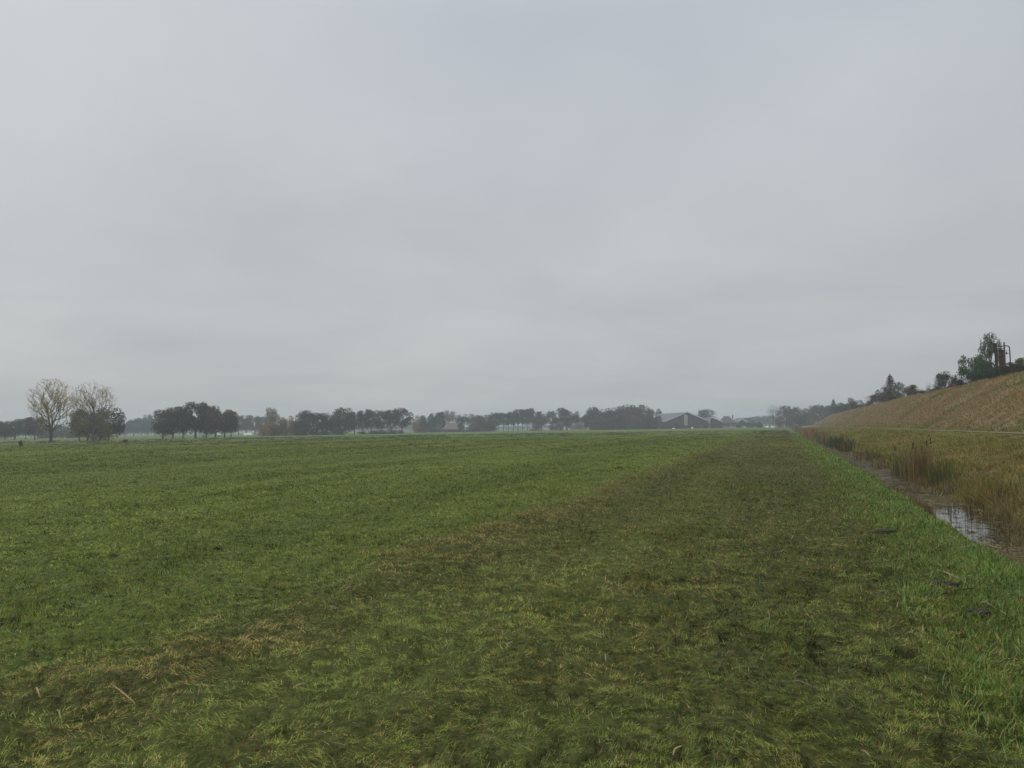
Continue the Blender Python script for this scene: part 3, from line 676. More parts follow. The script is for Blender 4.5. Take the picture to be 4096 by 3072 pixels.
for i, (px, t, wp, d, m, lab) in enumerate([
    (652, 1641, 82, 246, 'dark', 'leftmost oak of the dark grove'), (692, 1632, 88, 250, 'brown', 'second oak of the dark grove with brownish leaves'),
    (733, 1628, 80, 243, 'dark', 'third oak of the dark grove, left of the highest crown'), (782, 1611, 105, 248, 'dark', 'highest oak in the middle of the dark grove'),
    (826, 1632, 70, 252, 'dark', 'oak just right of the highest crown of the grove'), (862, 1625, 80, 244, 'brown', 'broad oak in the right part of the dark grove'),
    (898, 1640, 70, 250, 'dark', 'second oak from the right end of the dark grove'), (924, 1648, 56, 247, 'brown', 'lowest and rightmost oak of the dark grove')]):
    plant('oak%d' % (i % 4), m, 'oak_tree', lab, 'tree', px, t, wp, d, gD)
for i, (px, t, wp, lab) in enumerate([(955, 1668, 55, 'hazy tree just right of the dark grove'), (985, 1661, 60, 'hazy tree with the highest crown above the white silage cover'), (1020, 1664, 55, 'hazy tree right of the highest above the white silage cover'),
                                 (1052, 1668, 50, 'hazy tree behind the orange bush')]):
    plant('oakopen%d' % (i % 3), 'brown' if i == 2 else 'green', 'broadleaf_tree', lab, 'tree', px, t, wp, 470, 'hazy trees over the silage cover')
plant('thin1', 'pale', 'broadleaf_tree', 'thin-crowned yellowish tree poking above the orange and ochre bushes', 'tree', 1083, 1632, 62, 325)
plant('bush0', 'orange', 'bush', 'orange leafed bush left of the ochre bushes', 'bush', 1056, 1692, 56, 300)
for i, (px, t, wp, m, lab) in enumerate([(1085, 1690, 50, 'dark', 'dark bush under the thin-crowned yellowish tree'), (1112, 1669, 62, 'ochre', 'ochre bush left of centre among the ochre bushes'), (1148, 1667, 62, 'orange', 'taller orange-brown bush beside the long dark row'), (1178, 1684, 50, 'ochre', 'lowest ochre bush touching the long dark row')]):
    plant('bush%d' % (i % 4), m, 'bush', lab, 'bush', px, t, wp, 305, 'ochre bushes beside the long row')
gG = 'trees of the long dark row'
ordn = ['first', 'second', 'third', 'fourth', 'fifth', 'sixth', 'seventh', 'eighth', 'ninth', 'tenth', 'eleventh', 'twelfth']
for i, (px, t, wp, k, m, ex_) in enumerate([(1225, 1643, 78, 'oak1', 'brown', 'brown domed crown'), (1268, 1652, 68, 'oakopen0', 'dark', 'low dark crown'), (1304, 1653, 60, 'oak2', 'dark', 'small flat crown'), (1335, 1658, 54, 'oakopen1', 'brown', 'lowest crown of the row'),
    (1372, 1634, 84, 'oak0', 'dark', 'tall dark crown by open trunks'), (1418, 1647, 58, 'oakopen2', 'dark', 'slim trunk standing clear'), (1452, 1644, 54, 'oakopen1', 'dark', 'airy crown'), (1486, 1639, 60, 'oakopen0', 'brown', 'brownish crown with holes'),
    (1526, 1641, 66, 'oakopen2', 'dark', 'wide dark crown'), (1566, 1641, 60, 'oakopen1', 'dark', 'dark crown next to the end tree'), (1608, 1633, 74, 'oakopen0', 'brown', 'tall brownish crown ending the row')]):
    plant(k, m, 'row_tree', '%s tree from left in the long dark row, %s' % (ordn[i], ex_), 'tree', px, t, wp, 300+i*4, gG)
for i, (px, t, wp, lab) in enumerate([(1215, 1712, 70, 'low bush under the first tree of the long dark row'), (1280, 1710, 80, 'low bush under the second and third trees of the long dark row'), (1350, 1708, 70, 'low bush left of the fifth tree of the long dark row'),
    (1452, 1726, 40, 'small low bush under the seventh tree of the long dark row'), (1505, 1720, 60, 'low bush under the ninth tree of the long dark row'), (1548, 1719, 50, 'low bush under the tenth tree of the long dark row'), (1588, 1720, 50, 'low bush at the right end of the long dark row')]):
    plant('bush%d' % (i % 4), 'dark', 'bush', lab, 'bush', px, t, wp, 296+i*4, 'undergrowth of the long row')
gH = 'trees around the thatched farmhouse'
for px, t, wp, k, m, lab in [(1668, 1682, 34, 'bush1', 'orange', 'orange bush just right of the long dark row'), (1672, 1663, 40, 'thin0', 'pale', 'thin pale tree above the orange bush right of the long row'),
    (1696, 1663, 44, 'oak0', 'green', 'round green tree right of the orange bush'), (1722, 1672, 34, 'oak2', 'green', 'low green tree between two taller ones left of the farmhouse'), (1742, 1652, 50, 'oakopen1', 'green', 'taller green tree left of the farmhouse'),
    (1764, 1648, 32, 'oak3', 'green', 'narrow dark tree touching the left end of the farmhouse roof'), (1787, 1642, 34, 'thin1', 'pale', 'thin pale tree behind the left part of the farmhouse roof'), (1812, 1645, 34, 'thin2', 'pale', 'thin pale tree behind the middle of the farmhouse roof'),
    (1838, 1659, 34, 'thin0', 'pale', 'thin pale low tree behind the right part of the farmhouse roof'), (1884, 1655, 38, 'thin2', 'pale', 'thin orange-grey tree right of the dark cypress'), (1912, 1662, 56, 'oak1', 'brown', 'brown tree second right of the dark cypress'),
    (1945, 1660, 56, 'oak0', 'brown', 'brown tree left of the avenue')]:
    plant(k, m, 'broadleaf_tree' if 'bush' not in lab.split(' ')[1] else 'bush', lab, 'tree' if 'bush' not in lab.split(' ')[1] else 'bush', px, t, wp, 425 if k[:4] != 'thin' else 445, gH)
plant('juniper', 'conifer', 'cypress_tree', 'dark egg-shaped cypress right of the farmhouse', 'tree', 1855, 1658, 40, 410)
for px, t, wp, lab in [(1700, 1712, 60, 'low hedge bush under the round green tree left of the farmhouse'), (1745, 1708, 50, 'low hedge bush left of the farmhouse wall'), (1900, 1700, 60, 'grey-brown bush right of the dark cypress'), (1962, 1684, 60, 'dark bush at the left end of the avenue')]:
    plant('bush2', 'dark' if px > 1950 else 'brown', 'bush', lab, 'bush', px, t, wp, 415, 'bushes around the thatched farmhouse')
gI = 'avenue trees with bare trunks'
for i, (px, t, wp) in enumerate([(1977, 1652, 40), (1995, 1650, 36), (2014, 1652, 36), (2033, 1649, 36), (2053, 1648, 40), (2072, 1639, 42), (2091, 1638, 38), (2111, 1635, 42), (2131, 1634, 42)]):
    plant('avenue%d' % (i % 3), 'green' if i % 3 else 'dark', 'avenue_tree', '%s tree from the left in the avenue of clean straight trunks' % ordn[i], 'tree', px, t, wp, 448+i*2, gI)
gK = 'trees and bushes right of the avenue'
for px, t, wp, k, m, d, lab in [(2150, 1681, 56, 'bush3', 'dark', 445, 'dark bush closing the right end of the avenue'), (2166, 1647, 46, 'oakopen1', 'brown', 455, 'loose brownish tree above the dark bush at the end of the avenue'),
    (2207, 1645, 46, 'avenue2', 'green', 455, 'round-topped tree on a bare trunk between avenue and big dark tree'), (2226, 1682, 50, 'bush1', 'brown', 450, 'brown bush left of the big dark tree'), (2268, 1633, 80, 'oak2', 'dark', 440, 'big dark round tree standing alone left of the wood'),
    (2308, 1645, 26, 'thin1', 'pale', 450, 'thin pale tree against the right side of the big dark tree'), (2305, 1690, 50, 'bush0', 'green', 600, 'faint green bush right of the big dark tree'), (2338, 1683, 50, 'bush2', 'green', 560, 'faint green bush left of the wood')]:
    plant(k, m, 'bush' if 'bush' in lab.split(' left')[0].split(' right')[0].split(' above')[0].split(' closing')[0] else 'broadleaf_tree', lab, 'bush' if k[:4] == 'bush' else 'tree', px, t, wp, d, gK)
for i, px in enumerate(range(1960, 2160, 22)):
    pass
gJ = 'trees of the brown wood'
for i, (px, t, wp, k, m, lab) in enumerate([(2362, 1630, 58, 'oak2', 'green', 'loose green tree at the left corner of the wood'), (2384, 1650, 60, 'wood0', 'brown', 'first low brown tree in the wood left front'), (2415, 1639, 60, 'wood1', 'brown', 'brown tree second from the left front of the wood'),
    (2450, 1634, 62, 'wood2', 'dark', 'dark tree in the left half of the wood'), (2485, 1628, 62, 'wood3', 'brown', 'brown tree in the middle of the wood'), (2516, 1621, 60, 'wood0', 'dark', 'tall dark tree right of the middle of the wood'),
    (2548, 1622, 62, 'wood1', 'brown', 'tall brown tree in the right half of the wood'), (2574, 1622, 52, 'wood2', 'brown', 'brown tree forming the right corner of the wood'),
    (2616, 1636, 50, 'oakopen2', 'brown', 'lower loose brown tree just right of the wood'), (2600, 1668, 50, 'wood3', 'dark', 'dark bush between the wood and the big barn'), (2650, 1664, 36, 'wood1', 'green', 'small green tree behind the left eave of the big barn')]):
    plant(k, m, 'wood_tree', lab, 'tree', px, t, wp*1.15, 445 + (i % 3)*5 if px < 2640 else 520, gJ)
for i, (px, t, wp, lab) in enumerate([(2400, 1672, 70, 'brown bush at the left foot of the wood'), (2462, 1664, 74, 'dark bush at the foot of the middle of the wood'), (2530, 1662, 74, 'brown bush at the right foot of the wood')]):
    plant('wood%d' % i, 'brown' if i != 1 else 'dark', 'bush', lab, 'bush', px, t, wp, 436, 'bushes at the foot of the wood')
plant('flatcrown', 'dark', 'broadleaf_tree', 'round flat-topped tree with holes in its crown behind the barns', 'tree', 2822, 1638, 70, 540)
# far tree lines
for i, (px, t, wp) in enumerate([(2905, 1678, 60), (2960, 1682, 60), (2992, 1670, 56), (3020, 1667, 56), (3050, 1664, 56), (3078, 1662, 56), (3105, 1668, 60)]):
    plant('oak%d' % (i % 4), 'green', 'broadleaf_tree', '%s from the left of the faint blue-grey trees beyond the farm' % ordn[i], 'tree', px, t, wp, 800, 'faint far trees beyond the farm')
farl = [(1640, 1690), (1990, 1708), (2020, 1706), (2050, 1708), (2080, 1705), (2110, 1708), (2200, 1700), (1690, 1685), (1450, 1708), (1500, 1706), (1420, 1700), (1570, 1706), (690, 1715), (760, 1715), (900, 1715), (120, 1722), (20, 1722), (260, 1712), (430, 1712), (560, 1712)]
for i, (px, t) in enumerate(sorted(farl)):
    plant('oak%d' % (i % 4), 'green', 'broadleaf_tree', 'barely visible pale tree on the far horizon, number %d from the left' % (i+1) if False else
          ['palest far tree seen between trunks at the left edge', 'pale far tree low under the hazy trees at the far left', 'pale far tree seen right of the tall spreading tree trunk', 'pale far tree seen under the dark round tree',
           'pale far tree in the gap left of the grove', 'pale far tree seen between the left trunks of the grove', 'pale far tree seen below the highest oak of the grove', 'pale far tree seen between the right trunks of the grove',
           'pale far tree beside the lone slim trunk of the long row', 'pale far tree left of the underbrush of the long row', 'pale far tree seen through the open trunks of the long row', 'pale far tree seen near the right end of the long row',
           'pale far tree in the gap right of the long row', 'pale far tree behind the round green tree', 'pale far tree seen between the first avenue trunks', 'pale far tree seen between the second and fourth avenue trunks',
           'pale far tree seen at the middle avenue trunks', 'pale far tree seen between the later avenue trunks', 'pale far tree seen near the last avenue trunks', 'pale far tree behind the tree on a bare trunk'][i],
          'tree', px, t, 70, 1000, 'palest far trees on the horizon')
def far_wood():
    r = np.random.default_rng(12); n = 15000; px = r.uniform(-500, 3160, n); a0, a1 = azd(-500), azd(3160)
    az = a0+(px+500)/3660*(a1-a0); d = 1120+r.uniform(-25, 25, n)+60*np.sin(px/300)
    u = px/40.0; h = (3.0+6.5*fbm(u*0.5, u*0, 3, 5))*np.where(px < 1000, 1.25, 0.8)*(0.7+0.5*fbm(u*2.5, u*0, 2, 8))
    P = np.stack([d*np.sin(az), d*np.cos(az), h*r.random(n)**0.7], 1)
    o = obj('distant_wood', quads_mesh('distant_wood', leafquads(P, r.uniform(0.6, 1.5, n), r), M_leaf['green'], np.repeat(np.clip(r.normal(.5, .2, n), 0, 1)[:, None], 3, 1)))
    tag(o, 'faint far-off belt of woodland along the horizon', 'wood', kind='stuff')
far_wood()
plant('bare', 'pale', 'bare_tree', 'nearly bare slender tree standing apart right of the farm', 'tree', 3094, 1613, 50, 455)
gM = 'trees between the bare tree and the embankment'
for i, (px, t, wp, k, m, lab) in enumerate([(3122, 1626, 38, 'thin0', 'pale', 'loose thin tree next to the bare tree'), (3150, 1624, 44, 'oakopen1', 'brown', 'thin brown-crowned tree second right of the bare tree'), (3182, 1628, 46, 'oakopen2', 'brown', 'thin brown-crowned tree third right of the bare tree'),
    (3118, 1668, 28, 'bush1', 'brown', 'narrow brown bush under the loose thin tree'), (3158, 1655, 60, 'bush2', 'green', 'blue-green bush under the thin brown-crowned trees'), (3200, 1648, 60, 'bush3', 'green', 'blue-green bush in the dip before the last dark trees'), (3238, 1625, 58, 'oak1', 'green', 'first of the dark trees left of the embankment end'), (3272, 1621, 56, 'oakopen0', 'green', 'middle dark tree left of the embankment end'),
    (3306, 1624, 60, 'oak3', 'green', 'dark tree behind the end of the embankment'), (3345, 1626, 60, 'oak0', 'green', 'dark tree hidden behind the first embankment bushes'), (3240, 1660, 60, 'bush0', 'ochre', 'olive bush at the foot of the embankment end'), (3212, 1672, 40, 'bush2', 'dark', 'dark low bush left of the embankment end')]):
    plant(k, m, 'bush' if k[:4] == 'bush' else 'broadleaf_tree', lab, 'bush' if k[:4] == 'bush' else 'tree', px, t, wp, 480 if k[:4] != 'bush' else 465, gM)

# ------------------------------------------------------------------ vegetation on the embankment
gE = 'bushes and trees on the embankment top'
EB = 22.6
for i, (px, t, wp, k, m, X, lab) in enumerate([
    (3318, 1622, 30, 'bush1', 'dark', 22.6, 'low dark bush at the far end of the embankment top'),
    (3337, 1597, 46, 'conifer', 'conifer', 22.8, 'dark pointed bush near the far end of the embankment'),
    (3362, 1612, 44, 'bush2', 'dark', 22.8, 'dark hedge bush right of the far pointed bush'), (3388, 1612, 40, 'bush3', 'dark', 22.8, 'dark hedge bush left of the reddish thin bush'),
    (3406, 1591, 32, 'thin1', 'pale', 23.0, 'thin reddish bush above the far hedge'), (3412, 1608, 44, 'bush0', 'dark', 22.8, 'dark hedge bush under the reddish thin bush'), (3432, 1601, 44, 'bush1', 'dark', 22.8, 'rounded dark bush at the near end of the far hedge'), (3462, 1612, 44, 'bush2', 'dark', 22.8, 'low dark bush in the dip before the pointed tree'),
    (3490, 1580, 46, 'bush3', 'dark', 22.8, 'grey-green bush left of the pointed tree'), (3508, 1572, 40, 'thin0', 'brown', 23.0, 'thin twiggy bush left of the pointed tree'),
    (3534, 1548, 50, 'bush0', 'conifer', 22.8, 'dark green bush against the left side of the pointed tree'), (3568, 1498, 84, 'conifer', 'brown', 23.0, 'pointed brown-green tree, the tallest in the middle of the embankment'), (3600, 1528, 52, 'thin2', 'fresh', 22.8, 'loose green-grey bush right of the pointed tree'), (3585, 1570, 70, 'bush1', 'dark', 22.5, 'dark bush at the foot of the pointed tree'),
    (3648, 1540, 56, 'oakopen1', 'brown', 22.8, 'brownish bush left of the pale tank dome'), (3655, 1556, 40, 'bush2', 'brown', 22.5, 'low brown bush left of the pale tank dome'),
    (3706, 1562, 56, 'bush3', 'dark', 22.6, 'low dark shrub right of the pale tank dome'), (3738, 1548, 50, 'bush0', 'dark', 22.6, 'low dark shrub left of the dark pine'), (3722, 1530, 26, 'bare', 'pale', 22.8, 'tiny bare twiggy bush left of the dark pine'),
    (3765, 1492, 62, 'conifer_wide', 'conifer', 22.8, 'dark blue-green pine bush, left half of a pair'), (3788, 1486, 60, 'juniper', 'conifer', 22.8, 'dark blue-green pine bush with upright shoots, right half of a pair'),
    (3811, 1524, 22, 'bush1', 'red', 22.6, 'small red leafed bush beside the dark pine'), (3834, 1498, 40, 'thin0', 'dark', 23.4, 'thin twiggy bush right of the red bush'), (3842, 1530, 44, 'bush2', 'ochre', 22.4, 'low yellowish bush right of the red bush'), (3862, 1518, 70, 'bush3', 'dark', 22.6, 'low dark green bush left of the leafy green tree'),
    (3898, 1420, 96, 'oakopen2', 'fresh', 23.4, 'leafy green tree with layered branches'), (3935, 1450, 80, 'oak1', 'fresh', 24.0, 'green leafy bush between the layered tree and the tall loose tree'), (3925, 1500, 90, 'bush0', 'dark', 22.6, 'dark bush at the foot of the layered green tree'),
    (3974, 1334, 84, 'thin1', 'fresh', 23.6, 'tall loose tree with small leaves beside the rusty pipework'), (3962, 1440, 80, 'oak2', 'fresh', 23.6, 'green bush at the foot of the tall loose tree'), (4012, 1356, 26, 'thin2', 'fresh', 25.2, 'loose leafy sapling behind the rusty pipework'),
    (4010, 1476, 90, 'bush1', 'dark', 22.6, 'dark bush below the rusty pipework'), (4052, 1450, 90, 'bush2', 'dark', 22.6, 'dark round bush right below the pipe loop'), (4088, 1432, 60, 'oakopen0', 'fresh', 23.5, 'loose green bush at the right edge of the view'), (4105, 1455, 80, 'bush3', 'dark', 22.6, 'dark bush cut by the right edge of the view')]):
    tr = k in ('conifer', 'oakopen2', 'thin1', 'thin2') and 'tree' in lab
    plant(k, m, 'tree' if tr else 'shrub', lab, 'tree' if tr else 'bush', px, t, wp, X=X, group=gE, sink=0.12)

# ------------------------------------------------------------------ rusty pipework on the embankment
M_rust = plain('rusty_steel', (0.055, 0.04, 0.030), 0.75, 0.45, 5, 0.3)
M_pipe = plain('grey_painted_pipe', (0.17, 0.13, 0.11), 0.6, 0.25, 4, 0.2)
def pipework():
    X = 23.0; a = azd(4030); Y = X/math.tan(a); D = math.hypot(X, Y); z0 = eh(X, Y)-0.2
    s = D/F*math.cos(azd(4030)+YAW)*1.0
    root = empty('pipework', (X, Y, z0), -azd(4030))
    tag(root, 'rusty steel vent pipework with a goose-neck pipe loop on the embankment top', 'pipework')
    k = wid(4030, 100, D)/100
    def u(px): return (px-4030)*k
    def v(py): return zat(4030, py, D)-z0
    b = MB(); b.tube([(u(4020), 0, 0), (u(4020), 0, v(1402))], 11*k, 16); b.build('filter_column', M_rust, root, smooth=False)
    b = MB(); b.tube([(u(4020), 0, v(1402)), (u(4020), 0, v(1398))], 14*k, 16); b.build('column_flange', M_rust, root)
    b = MB(); b.tube([(u(3998), 0, 0), (u(3998), 0, v(1406))], 6.5*k, 12); b.build('side_column', M_rust, root)
    b = MB(); b.tube([(u(3995), 0, v(1408)), (u(3995), 0, v(1404)), (u(3995), 0, v(1376)), (u(3995), 0, v(1372))], [7*k, 10*k, 10*k, 9*k], 14); b.build('vent_head', M_rust, root)
    b = MB(); b.tube([(u(3995), 0.02, v(1373)), (u(3995), 0.02, v(1370))], 11*k, 14); b.build('head_flange', M_rust, root)
    b = MB(); b.tube([(u(4033), 0, 0), (u(4033), 0, v(1368))], 3.6*k, 12); b.build('standpipe', M_pipe, root)
    pts = [(u(3995), 0, v(1383)), (u(4042), 0, v(1383))]
    for q in range(1, 7):
        t = q/6*math.pi/2; pts.append((u(4042)+12*k*math.sin(t), 0, v(1383)-12*k*(1-math.cos(t))))
    pts.append((u(4054.5), 0, v(1448)-0.4))
    b = MB(); b.tube(pts, 2.6*k, 10); b.build('pipe_loop', M_rust, root, smooth=True)
    b = MB(); b.tube([(u(4030), 0.03, v(1413)), (u(4054), 0.03, v(1413))], 1.3*k, 8); b.build('cross_brace', M_rust, root)
    b = MB(); b.tube([(u(3995), -0.05, v(1392)), (u(4033), -0.05, v(1392))], 1.4*k, 8); b.build('upper_brace', M_rust, root)
    b = MB(); b.tube([(u(4041), 0.03, v(1409)), (u(4041), 0.03, v(1417))], 3.2*k, 10)
    b.tube([(u(4041), 0.03, v(1409)), (u(4041), 0.03, v(1403))], 0.8*k, 6)
    b.tube([(u(4037), 0.03, v(1403)), (u(4045), 0.03, v(1403))], 0.9*k, 6); b.build('valve', M_rust, root)
pipework()
def tank():
    X = 30.0; a = azd(3681); Y = X/math.tan(a); D = math.hypot(X, Y); z0 = eh(X, Y)-0.1
    top = zat(3681, 1550, D)-z0; R = wid(3681, 46, D)/2
    root = empty('domed_tank', (X, Y, z0)); tag(root, 'pale domed storage tank whose top shows above the embankment', 'tank')
    m = plain('pale_tank_skin', (0.55, 0.54, 0.50), 0.5, 0.08, 2)
    hh = top-R*0.62
    b = MB(); b.tube([(0, 0, 0), (0, 0, hh)], R, 32); b.build('tank_wall', m, root)
    pts = [(0, 0, hh+R*0.62*math.sin(t)) for t in np.linspace(0, 1.5, 9)]; rr = [R*1.01*math.cos(t) for t in np.linspace(0, 1.5, 9)]
    b = MB(); b.tube(pts, rr, 32); b.build('dome', m, root, smooth=True)
    b = MB(); b.tube([(R*1.02*math.cos(t), R*1.02*math.sin(t), hh) for t in np.linspace(0, 2*math.pi, 33)], 0.05, 6); b.build('rim', m, root)
tank()

# ------------------------------------------------------------------ farm buildings
M_clad = plain('dark_green_cladding', (0.028, 0.038, 0.045), 0.7, 0.25, 1.2)
M_roofg = plain('grey_fibre_roof', (0.10, 0.105, 0.125), 0.75, 0.15, 0.8)
M_white = plain('white_trim', (0.62, 0.64, 0.64), 0.5, 0.06, 2)
M_dark = plain('dark_opening', (0.012, 0.014, 0.018), 0.8, 0.2, 2)
M_brick = plain('brown_brick', (0.17, 0.12, 0.10), 0.9, 0.2, 2)
M_thatch = plain('thatch', (0.20, 0.15, 0.125), 0.95, 0.2, 2)
M_tile = plain('dark_roof_tile', (0.055, 0.05, 0.055), 0.8, 0.2, 2)
M_silo = plain('cream_silo', (0.42, 0.41, 0.32), 0.55, 0.12, 1.5)
M_glass = plain('window_glass', (0.05, 0.06, 0.07), 0.15, 0.1, 2)
M_green = plain('green_door', (0.12, 0.17, 0.15), 0.6, 0.1, 2)
def gable_shed(name, label, cat, px0, pxp, px1, peak, eave, dist, depth, yaw, wall, roof, base_px=None, asym=True, feats=(), trim=True, over=0.4):
    """a gabled building; its gable faces local -Y; heights from the photograph's rows at its distance"""
    x, y = at((px0+px1)/2, dist); root = empty(name, (x, y, 0), -azd((px0+px1)/2)+yaw); tag(root, label, cat)
    Wd = wid((px0+px1)/2, px1-px0, dist)/max(math.cos(yaw), .5); xl, xr = -Wd/2, Wd/2
    xp = xl + Wd*(pxp-px0)/(px1-px0); he = zat(pxp, eave, dist); hp = zat(pxp, peak, dist)
    b = MB()
    prof = [(xl, 0), (xr, 0), (xr, he), (xp, hp-0.12), (xl, he)]
    v = [(p[0], yy, p[1]) for yy in (0, depth) for p in prof]
    b.add(v, [(0, 1, 2, 3, 4), (9, 8, 7, 6, 5), (0, 5, 6, 1), (1, 6, 7, 2), (4, 9, 5, 0), (2, 7, 8, 3), (3, 8, 9, 4)])
    b.build('wall', wall, root)
    def slab(xa, za, xb, zb, nm):
        dx_, dz_ = xa-xb, za-zb; L_ = math.hypot(dx_, dz_); xe, ze = xa+dx_/L_*over, za+dz_/L_*over
        t = 0.16; q = MB()
        vs = [(xe, -over, ze), (xb, -over, zb), (xb, depth+over, zb), (xe, depth+over, ze)]
        q.add(vs+[(a_, b_, c_+t) for a_, b_, c_ in vs], [(3, 2, 1, 0), (4, 5, 6, 7), (0, 1, 5, 4), (1, 2, 6, 5), (2, 3, 7, 6), (3, 0, 4, 7)])
        o = q.build(nm, roof, root)
        if trim:
            g = MB(); yy0, yy1 = -over-0.12, -over-0.004; dn = 0.6
            vs = [(xe, yy0, ze-dn*0.2), (xb, yy0, zb-dn*0.2), (xb, yy0, zb+dn), (xe, yy0, ze+dn)]
            g.add(vs+[(a_, yy1, c_) for a_, b_, c_ in vs], [(0, 1, 2, 3), (7, 6, 5, 4), (0, 4, 5, 1), (1, 5, 6, 2), (2, 6, 7, 3), (3, 7, 4, 0)])
            g.build('verge_board', M_white, o)
    slab(xl, he, xp, hp, 'roof_slope'); slab(xr, he, xp, hp, 'roof_slope')
    for (nm, fx0, fx1, fz0, fz1, mt) in feats:
        q = MB(); q.box(xl+Wd*fx0, xl+Wd*fx1, -0.08, -0.01, fz0, fz1); q.build(nm, mt, root)
    return root, Wd, he, hp
r1, Wd, he, hp = gable_shed('big_barn', 'big dark barn with white gable edge and grey roof', 'barn', 2662, 2748, 2830, 1650, 1685, 480, 34, math.radians(24), M_clad, M_roofg,
    feats=(('barn_door', 0.20, 0.30, 0.0, 3.4, M_dark), ('side_opening', 0.04, 0.17, 1.0, 2.4, M_glass), ('side_opening', 0.62, 0.78, 1.2, 2.6, M_glass), ('side_opening', 0.80, 0.94, 1.2, 2.6, M_glass)), over=0.7)
def silo(px, py, wpx, dist, label):
    x, y = at(px, dist); root = empty('feed_silo', (x, y, 0)); tag(root, label, 'silo')
    R = wid(px, wpx, dist)/2; ht = zat(px, py, dist)
    b = MB(); b.tube([(0, 0, 0.9), (0, 0, 1.9), (0, 0, ht-0.5), (0, 0, ht)], [R*0.35, R, R, R*0.75], 20); b.build('silo_body', M_silo, root)
    b = MB(); b.tube([(0, 0, ht), (0, 0, ht+0.15)], R*0.3, 12); b.build('lid', M_white, root)
    for q in range(4):
        t = q*math.pi/2+0.7; b = MB(); b.tube([(R*0.85*math.cos(t), R*0.85*math.sin(t), 0), (R*0.85*math.cos(t), R*0.85*math.sin(t), 2.2)], 0.07, 6); b.build('leg', M_white, root)
silo(2744, 1660, 14, 474, 'tall cream feed silo in front of the big barn gable')
silo(2837, 1680, 8, 476, 'smaller grey silo between the big barn and the small barn')
gable_shed('small_barn', 'small dark barn with white roof edge right of the big barn', 'barn', 2838, 2846, 2886, 1670, 1687, 482, 22, math.radians(12), M_clad, M_roofg,
    feats=(('side_opening', 0.35, 0.55, 0.9, 2.2, M_glass), ('side_opening', 0.6, 0.9, 0.9, 2.2, M_glass)), over=0.6)
gable_shed('low_shed', 'low dark shed with white gable edge right of the farmhouse with hipped roof', 'shed', 2952, 2970, 2986, 1678, 1689, 520, 14, math.radians(-12), M_clad, M_roofg, feats=(('side_opening', 0.3, 0.7, 0.2, 2.0, M_dark),))
gable_shed('grey_shed', 'grey-roofed shed behind the low dark shed', 'shed', 2950, 2985, 3020, 1672, 1688, 560, 12, math.radians(30), M_brick, M_roofg, feats=(('window', 0.3, 0.45, 1.0, 2.2, M_glass),), trim=False)
gable_shed('tiny_shed', 'tiny dark shed right of all the farm buildings', 'shed', 3030, 3037, 3045, 1688, 1692, 480, 4, 0.2, M_clad, M_tile, feats=(('shed_door', 0.35, 0.65, 0.0, 1.2, M_dark),), trim=False, over=0.25)
def hipped(name, label, px0, px1, ridge0, ridge1, top, eave, dist, depth, wall, roof, cap, chim=None, wins=4):
    x, y = at((px0+px1)/2, dist); root = empty(name, (x, y, 0), -azd((px0+px1)/2)); tag(root, label, 'farmhouse')
    k = wid((px0+px1)/2, 100, dist)/100; c = (px0+px1)/2
    xl, xr, ra, rb = (px0-c)*k, (px1-c)*k, (ridge0-c)*k, (ridge1-c)*k; he = zat(c, eave, dist); hp = zat(c, top, dist)
    b = MB(); b.box(xl+0.5, xr-0.5, 0.5, depth-0.5, 0, he); b.build('wall', wall, root)
    b = MB(); b.add([(xl, 0, he), (xr, 0, he), (xr, depth, he), (xl, depth, he), (ra, depth/2, hp), (rb, depth/2, hp), (xl, 0, he-0.25), (xr, 0, he-0.25), (xr, depth, he-0.25), (xl, depth, he-0.25)],
        [(0, 1, 5, 4), (1, 2, 5), (2, 3, 4, 5), (3, 0, 4), (6, 7, 1, 0), (7, 8, 2, 1), (8, 9, 3, 2), (9, 6, 0, 3), (9, 8, 7, 6)])
    ro = b.build('roof', roof, root)
    b = MB(); b.tube([(ra-0.1, depth/2, hp+0.05), (rb+0.1, depth/2, hp+0.05)], 0.22, 8); b.build('ridge_cap', cap, ro)
    if chim:
        b = MB(); b.box((chim-c)*k-0.4, (chim-c)*k+0.4, depth/2+0.5, depth/2+1.3, hp-1.5, hp+1.0); b.box((chim-c)*k-0.5, (chim-c)*k+0.5, depth/2+0.4, depth/2+1.4, hp+1.0, hp+1.15); b.build('chimney', M_brick, ro)
    n = wins
    for q in range(n):
        fx = xl+(xr-xl)*(q+0.7)/(n+0.4); b = MB(); b.box(fx-0.55, fx+0.55, 0.40, 0.47, 0.8, min(he-0.3, 1.9)); wn = b.build('window', M_white, root)
        b = MB(); b.box(fx-0.45, fx+0.45, 0.36, 0.395, 0.9, min(he-0.4, 1.8)); b.build('pane', M_glass, wn)
hipped('thatched_farmhouse', 'low farmhouse with broad thatched roof and pale ridge beside the dark cypress', 1768, 1842, 1797, 1822, 1691, 1716, 415, 11, M_brick, M_thatch, M_white, None, 5)
hipped('tiled_farmhouse', 'farmhouse with high dark hipped roof right of the small barn', 2872, 2945, 2895, 2918, 1666, 1692, 560, 13, M_brick, M_tile, M_tile, 2932, 4)
